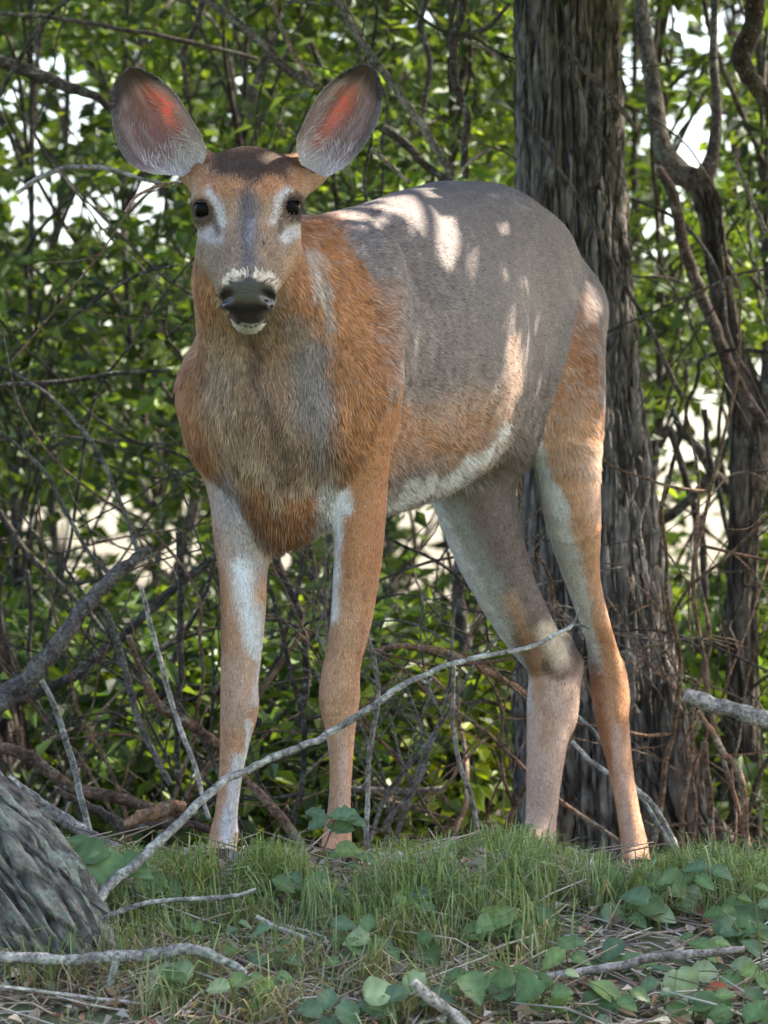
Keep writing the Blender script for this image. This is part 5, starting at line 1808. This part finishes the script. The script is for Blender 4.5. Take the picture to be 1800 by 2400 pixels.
# ================================================================== GRASS, LITTER, SEEDLINGS
def grass():
    n = 110000
    x = np.concatenate([rng.uniform(-.62, .62, n), rng.uniform(-2.2, 2.2, n // 3)])
    y = np.concatenate([rng.uniform(6.0, 8.9, n), rng.uniform(5.6, 9.6, n // 3)])
    tuft = fbm(np.stack([x * 6, y * 6, 0 * x], 1), 2, 5)
    den = smooth(.34, .60, tuft)
    u, v = to_uv(np.stack([x, y, gz(x, y)], 1))
    zone = .35 + .65 * np.exp(-((y - 6.95) / .5) ** 2)
    zone *= 1 - .65 * smooth(1150, 1350, u) * smooth(2120, 2200, v)
    zone *= 1 - .55 * smooth(2130, 2260, v)
    zone *= 1 - .9 * (smooth(8.0, 8.6, y))
    zone *= 1 - .8 * np.exp(-(((u - 660) / 70) ** 2 + ((v - 2040) / 40) ** 2))
    k = rng.random(len(x)) < den * zone
    x, y, tuft = x[k], y[k], tuft[k]
    n = len(x)
    z = gz(x, y)
    h = rng.uniform(.022, .066, n) * (.25 + 1.5 * tuft) * (1 + .9 * np.exp(-((x - .20) / .10) ** 2 - ((y - 6.9) / .25) ** 2)) * (1 + .8 * smooth(6.85, 6.65, y) * smooth(6.45, 6.6, y))
    u_, v_ = to_uv(np.stack([x, y, z], 1))
    top = 2004 - 66 * np.exp(-((u_ - 1190) / 105) ** 2) - 24 * np.exp(-((u_ - 640) / 70) ** 2) - 40 * np.exp(-((u_ - 1660) / 90) ** 2) + 62 * np.exp(-((u_ - 785) / 55) ** 2) + 50 * np.exp(-((u_ - 520) / 55) ** 2) + 60 * np.exp(-((u_ - 1490) / 70) ** 2)
    top = top + rng.normal(0, 26, n) + 70 * (fbm(np.stack([x * 14, y * 4, 0 * x], 1), 2, 33) - .5)
    room = (v_ - top) * y / FOC
    h = np.minimum(h, np.clip(room, .004, 1))
    # long-bladed clumps between the short grass
    spots = [ground_hit(*q) for q in [(1260, 2120), (1215, 2090), (1175, 2110), (1310, 2130), (440, 2130), (470, 2110), (400, 2140), (350, 2200), (930, 2110), (990, 2130), (1040, 2100), (880, 2150), (620, 2100), (680, 2120), (1640, 2080), (1700, 2100),
                                      (1560, 2130), (1420, 2150), (760, 2190), (560, 2200), (300, 2290), (480, 2310), (700, 2290), (900, 2250), (1000, 2240), (860, 2330), (1130, 2190), (1240, 2240), (1480, 2160), (1780, 2060), (150, 2330), (620, 2390), (380, 2390), (960, 2390)]]
    for cx, cy_, _ in spots:
        m = rng.integers(50, 110)
        tx, ty = cx + rng.normal(0, .020, m), cy_ + rng.normal(0, .020, m)
        x, y = np.append(x, tx), np.append(y, ty)
        z = np.append(z, gz(tx, ty)); tuft = np.append(tuft, np.full(m, .6))
        h = np.append(h, rng.uniform(.035, .095, m) * (1.15 if cy_ < 6.8 else .8))
    n = len(x)
    dry = rng.random(n) < (.16 + .5 * smooth(6.55, 6.25, y))
    h[dry] *= .8
    az = rng.uniform(0, 2 * np.pi, n)
    cl = fbm(np.stack([x * 9, y * 9, 0 * x + 3], 1), 1, 15) * 12
    az = np.where(rng.random(n) < .5, cl, az)
    lean = rng.uniform(.15, 1.0, n)
    lean[dry] += .5
    d = np.stack([np.cos(az), np.sin(az) * .8 - .15, 0 * az], 1)
    sd = np.stack([-d[:, 1], d[:, 0], 0 * az], 1)
    sd = unit(sd + rng.normal(0, .3, (n, 3)))
    w = rng.uniform(.0006, .0014, n)[:, None]
    p0 = np.stack([x, y, z - .004], 1)
    H_ = h[:, None]
    le = lean[:, None]
    p1 = p0 + np.array([0, 0, 1.0]) * H_ * .45 + d * H_ * .12 * le
    p2 = p0 + np.array([0, 0, 1.0]) * H_ * (.85 - .12 * le) + d * H_ * .42 * le
    p3 = p0 + np.array([0, 0, 1.0]) * H_ * (1.0 - .42 * le) + d * H_ * .95 * le
    V = np.stack([p0 - sd * w, p0 + sd * w, p1 - sd * w, p1 + sd * w, p2 - sd * w * .8, p2 + sd * w * .8, p3], 1).reshape(-1, 3)
    b = np.arange(n)[:, None] * 7
    Q_ = np.concatenate([b + np.array([[0, 1, 3, 2]]), b + np.array([[2, 3, 5, 4]])])
    T_ = b + np.array([[4, 5, 6]])
    col = np.array([[.140, .195, .062], [.190, .250, .088], [.130, .185, .075], [.26, .31, .14]])[rng.integers(0, 4, n)] * rng.uniform(.7, 1.3, (n, 1))
    col[dry] = np.array([.34, .28, .17]) * rng.uniform(.6, 1.3, (dry.sum(), 1))
    new_obj('grass', mesh_np('grass', V, [Q_, T_], M_GRASS, np.repeat(col, 7, 0), smooth_shade=False), kind='stuff')
grass()

def litter():
    n = 5200
    x = np.concatenate([rng.uniform(-.7, .7, n), rng.uniform(-2.5, 2.5, n)])
    y = np.concatenate([rng.uniform(5.9, 8.5, n), rng.uniform(5.2, 16, n)])
    z = gz(x, y) + rng.uniform(.001, .02, len(x))
    c = np.stack([x, y, z], 1)
    nr = unit(rng.normal(0, .5, (len(x), 3)) + np.array([0, 0, 1.0]))
    dr = unit(rng.normal(0, 1, (len(x), 3)))
    pal = np.array([[.26, .18, .12], [.20, .14, .10], [.36, .28, .21], [.44, .37, .29], [.28, .15, .09], [.32, .29, .25]])
    col = pal[rng.integers(0, len(pal), len(x))] * rng.uniform(.7, 1.3, (len(x), 1))
    V, F, C = leaf_batch(c, rng.uniform(.010, .032, len(x)), nr, dr, col, .35, .6)
    new_obj('leaf_litter', mesh_np('leaf_litter', V, F, M_LITTER, C, smooth_shade=False), kind='stuff')
    # straw and small twigs
    g = Geo()
    for k in range(2600):
        x, y = rng.uniform(-.65, .65), rng.uniform(5.95, 7.3)
        if y > 6.75 and rng.random() < .75:
            y = rng.uniform(5.95, 6.7)
        if rng.random() < .12:
            y = rng.uniform(7.3, 9.5)
        a = rng.uniform(0, np.pi)
        L = rng.uniform(.03, .16)
        d = np.array([math.cos(a), math.sin(a) * .7, rng.uniform(-.1, .35)]) * L
        p = np.array([x, y, float(gz(x, y)) + .006])
        V, F, T = tube(np.array([p, p + d * .5 + rng.normal(0, .006, 3), p + d]), [.0016, .0014, .0007], 4)
        g.add(V, F, T, np.array([[.36, .29, .20], [.28, .22, .17], [.17, .12, .09], [.42, .38, .33]][rng.integers(0, 4)]) * rng.uniform(.7, 1.2))
    new_obj('fallen_twigs', g.mesh('fallen_twigs', M_LITTER), kind='stuff')
litter()

OUT = {'ovate': [(0, 0), (.10, .08), (.26, .20), (.35, .34), (.34, .40), (.33, .54), (.24, .68), (.17, .80), (.06, .93), (0, 1)],
       'heart': [(0, .06), (.16, -.02), (.36, .08), (.47, .26), (.44, .40), (.36, .58), (.22, .76), (.08, .93), (0, 1)],
       'long': [(0, 0), (.07, .10), (.18, .28), (.24, .48), (.20, .70), (.10, .88), (0, 1)],
       'round': [(0, 0), (.20, .06), (.37, .22), (.36, .30), (.43, .42), (.40, .56), (.30, .74), (.13, .92), (0, 1)],
       'toothed': [(0, 0), (.10, .10), (.16, .24), (.28, .30), (.24, .44), (.36, .52), (.26, .66), (.24, .82), (.10, .92), (0, 1)]}

def blade(shape, cen, size, nrm, dirn, col, cup=.30, droop=.35, seed=0):
    """one leaf blade with a midrib, side veins in relief and a curled tip"""
    o = np.array(OUT[shape], float)
    dirn = dirn - nrm * (dirn @ nrm); dirn /= np.linalg.norm(dirn)
    sd = np.cross(nrm, dirn)
    V, C = [], []
    n = len(o)
    for w, y in o:
        for q in (-1, -.5, 0, .5, 1):
            x = w * q
            ripple = .022 * math.sin(y * 22 + abs(q) * 3) * abs(q)
            zz = cup * abs(x) * 1.3 - droop * (y ** 2) * .6 - .10 * abs(q) ** 2 * cup + ripple
            V.append(cen + sd * x * size + dirn * (y - .5) * size + nrm * zz * size)
            k = 1.28 if q == 0 else (1.0 if abs(q) < .8 else .88)
            C.append(col * k * (.92 + .16 * math.sin(y * 22 + abs(q) * 3)))
    F = []
    for i in range(n - 1):
        for j in range(4):
            a = i * 5 + j
            F.append([a, a + 1, a + 6, a + 5])
    return np.array(V), np.array(F), np.clip(np.array(C), .004, .8)

SG = [np.array([.085, .150, .050]), np.array([.115, .185, .062]), np.array([.085, .145, .070]), np.array([.15, .22, .065]), np.array([.060, .110, .028]), np.array([.22, .28, .14])]

def seedling(label, foot, leaves, group='seedlings in the grass', name='seedling', cat='plant', stem_col=(.16, .17, .06)):
    """foot: u, v on the ground; leaves: (u, v, size in px, shape, angle in the picture in degrees, colour, tilt)"""
    b = ground_hit(*foot)
    root = thing(name, b, label, cat, group)
    g = Geo()
    top = np.mean([[q[0], q[1]] for q in leaves], axis=0)
    tp = P(top[0], top[1] + 6, b[1] - .01)
    V, F, T = tube(spline(np.array([b - np.array([0, 0, .01]), b * .5 + tp * .5 + np.array([.004, 0, .004]), tp]), 5), [.0016, .0013, .001], 6)
    g.add(V, F, T, np.array(stem_col))
    parts = []
    for k, (u, v, s, shape, ang, ci, tilt) in enumerate(leaves):
        yy = b[1] + rng.uniform(-.035, .02)
        c = P(u, v, yy)
        size = px(s, yy)
        a = RAD(ang)
        # leaf plane: its tip points towards ang in the picture, its face up and towards the open side
        dirn = np.array([math.cos(a), -.25, math.sin(a)])
        nrm = np.array([rng.normal(0, .15), -math.cos(RAD(tilt)), math.sin(RAD(tilt))])
        nrm /= np.linalg.norm(nrm)
        V, F, C = blade(shape, c, size, nrm, dirn, SG[ci] * rng.uniform(.85, 1.15), seed=k)
        parts.append((V, F, C))
        dn = dirn - nrm * (dirn @ nrm); dn /= np.linalg.norm(dn)
        lb = c - dn * size * .5
        V, F, T = tube(spline(np.array([tp, tp * .5 + lb * .5 + np.array([0, 0, .003]), lb]), 4), [.0009, .0008, .0006], 5)
        g.add(V, F, T, np.array(stem_col))
    new_obj('stem', g.mesh('stem', M_SEED, b), root)
    for V, F, C in parts:
        new_obj('leaf', mesh_np('leaf', V, F, M_SEED, C, base=b), root)

L_ = 'seedling'
seedling('large three-lobed pale green leaf beside the grey log', (300, 2190), [(205, 1998, 115, 'ovate', 172, 0, 40), (246, 2040, 135, 'ovate', 262, 1, 35), (310, 2030, 110, 'ovate', -25, 0, 45), (190, 1970, 80, 'long', 150, 0, 40)], name='lobed_seedling')
seedling('five-fingered creeper leaf in front of the second fore leg', (728, 2050), [(742, 1905, 62, 'toothed', 128, 2, 45), (745, 1928, 54, 'toothed', 205, 2, 40), (795, 1936, 72, 'toothed', -12, 2, 40), (805, 1908, 78, 'toothed', 12, 2, 45), (832, 1922, 56, 'toothed', -8, 2, 45)], name='creeper', stem_col=(.22, .10, .07))
seedling('round bright leaf at the foot of the second fore leg', (795, 2060), [(815, 1992, 62, 'round', 12, 3, 40), (785, 2003, 40, 'ovate', 190, 1, 50)])
seedling('bluish leaf pair by the second fore leg', (835, 2100), [(832, 2030, 50, 'ovate', 10, 2, 60), (862, 2012, 56, 'ovate', -8, 2, 60)])
seedling('single hooked leaf below the second fore leg', (770, 2270), [(806, 2165, 66, 'ovate', 12, 2, 40), (790, 2200, 54, 'ovate', -15, 0, 60)])
seedling('light green leaf in the middle of the grass', (905, 2300), [(862, 2160, 56, 'ovate', 100, 0, 30), (900, 2216, 84, 'long', -48, 2, 45), (925, 2235, 40, 'ovate', -60, 4, 40)])
seedling('dark curled leaf pair in the centre of the grass', (960, 2300), [(998, 2196, 44, 'round', 40, 4, 30), (1010, 2236, 64, 'round', -60, 4, 25)])
seedling('green hazy leaves above the pale root log', (1085, 2350), [(1070, 2290, 62, 'round', 165, 0, 40), (1112, 2302, 46, 'ovate', -20, 0, 50), (1140, 2286, 44, 'ovate', 20, 0, 60)])
seedling('broad notched leaf right of the pale root log', (1200, 2360), [(1213, 2312, 86, 'round', -15, 0, 35), (1170, 2262, 72, 'long', 0, 4, 70), (1225, 2270, 66, 'long', 8, 4, 60)])
seedling('blue green three-leaved seedling at the bottom border', (770, 2430), [(768, 2338, 74, 'ovate', 80, 2, 30), (728, 2366, 62, 'round', 170, 2, 35), (816, 2378, 84, 'ovate', -70, 2, 25), (770, 2400, 50, 'round', -100, 2, 30)])
seedling('bright round leaf cluster low left of the centre', (640, 2370), [(619, 2312, 52, 'round', -150, 3, 30), (655, 2305, 44, 'round', -30, 1, 40), (600, 2288, 32, 'round', 130, 1, 40), (668, 2290, 44, 'round', 30, 0, 40)])
seedling('small grey green rounded leaves on a thin stem', (690, 2300), [(612, 2180, 46, 'round', 170, 2, 55), (600, 2252, 56, 'round', 200, 2, 45), (660, 2226, 36, 'round', 60, 2, 50), (690, 2250, 44, 'round', -40, 2, 50), (672, 2208, 34, 'round', 120, 0, 55), (650, 2244, 34, 'round', -90, 0, 45)])
seedling('tiny leaf rosette beside the big oval leaf plant', (560, 2270), [(576, 2166, 40, 'ovate', 30, 2, 60), (545, 2180, 34, 'ovate', 180, 2, 60)])
seedling('young plant with three pointed leaves on a red stem', (1316, 2310), [(1326, 2208, 66, 'ovate', 120, 1, 40), (1297, 2246, 74, 'ovate', 215, 3, 35), (1360, 2246, 58, 'ovate', -18, 1, 45)], stem_col=(.22, .10, .07))
seedling('tall stem with broad leaves at the foot of the bright twig', (1635, 2190), [(1631, 2032, 60, 'ovate', 165, 2, 45), (1690, 2044, 66, 'ovate', -12, 2, 50), (1652, 2066, 58, 'ovate', -40, 0, 45), (1612, 2060, 40, 'ovate', 200, 0, 50), (1745, 2105, 40, 'ovate', -5, 3, 55)])
seedling('big heart-shaped green leaf behind the greyish log', (1520, 2300), [(1503, 2262, 92, 'heart', 40, 0, 35), (1470, 2265, 60, 'ovate', 185, 2, 50), (1560, 2270, 66, 'long', 5, 2, 60)])
seedling('large pale variegated leaf standing upright', (1600, 2370), [(1602, 2316, 96, 'heart', -72, 5, 15), (1560, 2330, 46, 'ovate', -160, 0, 40)])
seedling('wide green leaves spreading low at the bottom', (1440, 2400), [(1424, 2322, 110, 'long', -22, 3, 40), (1398, 2372, 100, 'heart', -120, 4, 30), (1470, 2350, 60, 'ovate', -40, 0, 45), (1500, 2330, 60, 'ovate', -30, 1, 50)])
seedling('small pale leaves stacked on one stem at the bottom', (1330, 2400), [(1316, 2325, 54, 'round', 15, 1, 40), (1308, 2362, 44, 'round', 160, 3, 35), (1345, 2380, 60, 'ovate', -40, 0, 40), (1342, 2282, 36, 'round', 20, 5, 50), (1420, 2395, 50, 'round', 10, 2, 50)])
seedling('three-leaved seedling of ribbed leaves by the greyish log', (1640, 2300), [(1640, 2212, 64, 'ovate', 130, 1, 45), (1660, 2226, 70, 'ovate', -60, 3, 40), (1690, 2208, 52, 'ovate', 15, 1, 50), (1608, 2195, 40, 'ovate', 180, 0, 55)])
seedling('long oval drooping leaf pair in the lower right', (1740, 2260), [(1712, 2176, 110, 'ovate', -52, 0, 40), (1672, 2140, 56, 'ovate', 165, 4, 40), (1765, 2220, 84, 'long', -40, 2, 50), (1780, 2170, 60, 'ovate', 40, 2, 60)])
seedling('heart-shaped leaf with red tinge near the bottom right', (1680, 2420), [(1672, 2366, 92, 'heart', -95, 0, 25), (1700, 2330, 56, 'ovate', 30, 1, 45)])
seedling('pale scalloped leaf pair above the red leaf', (1700, 2330), [(1656, 2281, 78, 'round', 8, 5, 35), (1716, 2300, 84, 'ovate', -30, 1, 45), (1738, 2262, 60, 'round', 150, 5, 40), (1760, 2276, 56, 'round', -10, 3, 45)])
seedling('leaning leaves at the right border', (1800, 2400), [(1768, 2340, 70, 'ovate', -80, 2, 35), (1775, 2382, 96, 'long', 8, 2, 45), (1795, 2300, 60, 'ovate', -60, 1, 40), (1800, 2120, 54, 'ovate', 20, 2, 50), (1788, 2080, 46, 'ovate', 10, 1, 60)])
seedling('bluish leaf lying under the grass blades', (1290, 2220), [(1274, 2148, 66, 'round', -30, 2, 45), (1244, 2160, 40, 'ovate', 190, 2, 50)])

EXTRA = [(1150, 2380, 'low round leaves beside the broad notched leaf'), (1255, 2385, 'small seedling tuft under the broad notched leaf'), (1480, 2190, 'small pointed seedling above the heart-shaped leaf'),
         (1545, 2200, 'leafy sprig right of the small pointed seedling'), (1580, 2150, 'thin sprig at the end of the bright bent twig'), (1740, 2190, 'bushy seedling beside the drooping oval leaves'),
         (1780, 2250, 'pale bushy seedling by the right border'), (1620, 2400, 'seedling under the large pale variegated leaf'), (1530, 2405, 'seedling left of the cream coloured dead leaf'),
         (1740, 2425, 'dark seedling in the bottom right corner'), (1390, 2300, 'seedling leaning over the greyish log'), (1450, 2120, 'sprig below the near hind hoof'), (1220, 2230, 'sprig in the middle of the tall grass'),
         (880, 2410, 'seedling at the bottom border left of the pale root log'), (560, 2390, 'seedling at the bottom border left of the round bright cluster'), (430, 2370, 'seedling under the curved end of the white log'),
         (700, 2150, 'sprig left of the hooked leaf'), (1700, 2110, 'sprig at the foot of the tall stem with broad leaves'),
         (840, 2290, 'leafy sprig right of the hooked leaf, low in the grass'), (960, 2180, 'small sprig in the thickest grass under the belly'), (520, 2260, 'sprig beyond the curved end of the white log'),
         (400, 2330, 'seedling in front of the white log'), (1010, 2390, 'seedling touching the pale root log'), (1140, 2240, 'sprig between the tall grass and the broad notched leaf'), (340, 2150, 'small sprig right of the large three-lobed leaf')]
for q, (u, v, lab) in enumerate(EXTRA):
    m = rng.integers(3, 7)
    seedling(lab, (u, v), [(u + rng.normal(0, 38), v - rng.uniform(28, 95), rng.uniform(50, 96), ['round', 'ovate', 'heart', 'ovate'][rng.integers(0, 4)], rng.uniform(-60, 240), int(rng.integers(0, 6)), rng.uniform(30, 60)) for _ in range(m)])

def dead_leaf(label, u, v, s, ang, col, tilt):
    c = ground_hit(u, v, .02)
    a = RAD(ang)
    nrm = np.array([.1, -math.cos(RAD(tilt)), math.sin(RAD(tilt))]); nrm /= np.linalg.norm(nrm)
    V, F, C = blade('ovate', c, px(s, c[1]), nrm, np.array([math.cos(a), -.2, math.sin(a)]), np.array(col), cup=.4, droop=.35)
    new_obj('dead_leaf', mesh_np('dead_leaf', V, F, M_LITTER, C, base=c), None, c, label, 'leaf')
dead_leaf('red brown dead leaf half hidden under the pale scalloped pair', 1690, 2330, 84, 10, (.30, .09, .045), 50)
dead_leaf('rusty curled dead leaf on the slope by the long oval leaves', 1745, 2140, 60, 40, (.28, .11, .055), 45)
dead_leaf('cream coloured dead leaf lying at the bottom of the slope', 1585, 2372, 90, -6, (.62, .54, .34), 60)
dead_leaf('narrow straw coloured dead leaf beside the cream one', 1560, 2398, 60, 4, (.62, .54, .34), 65)
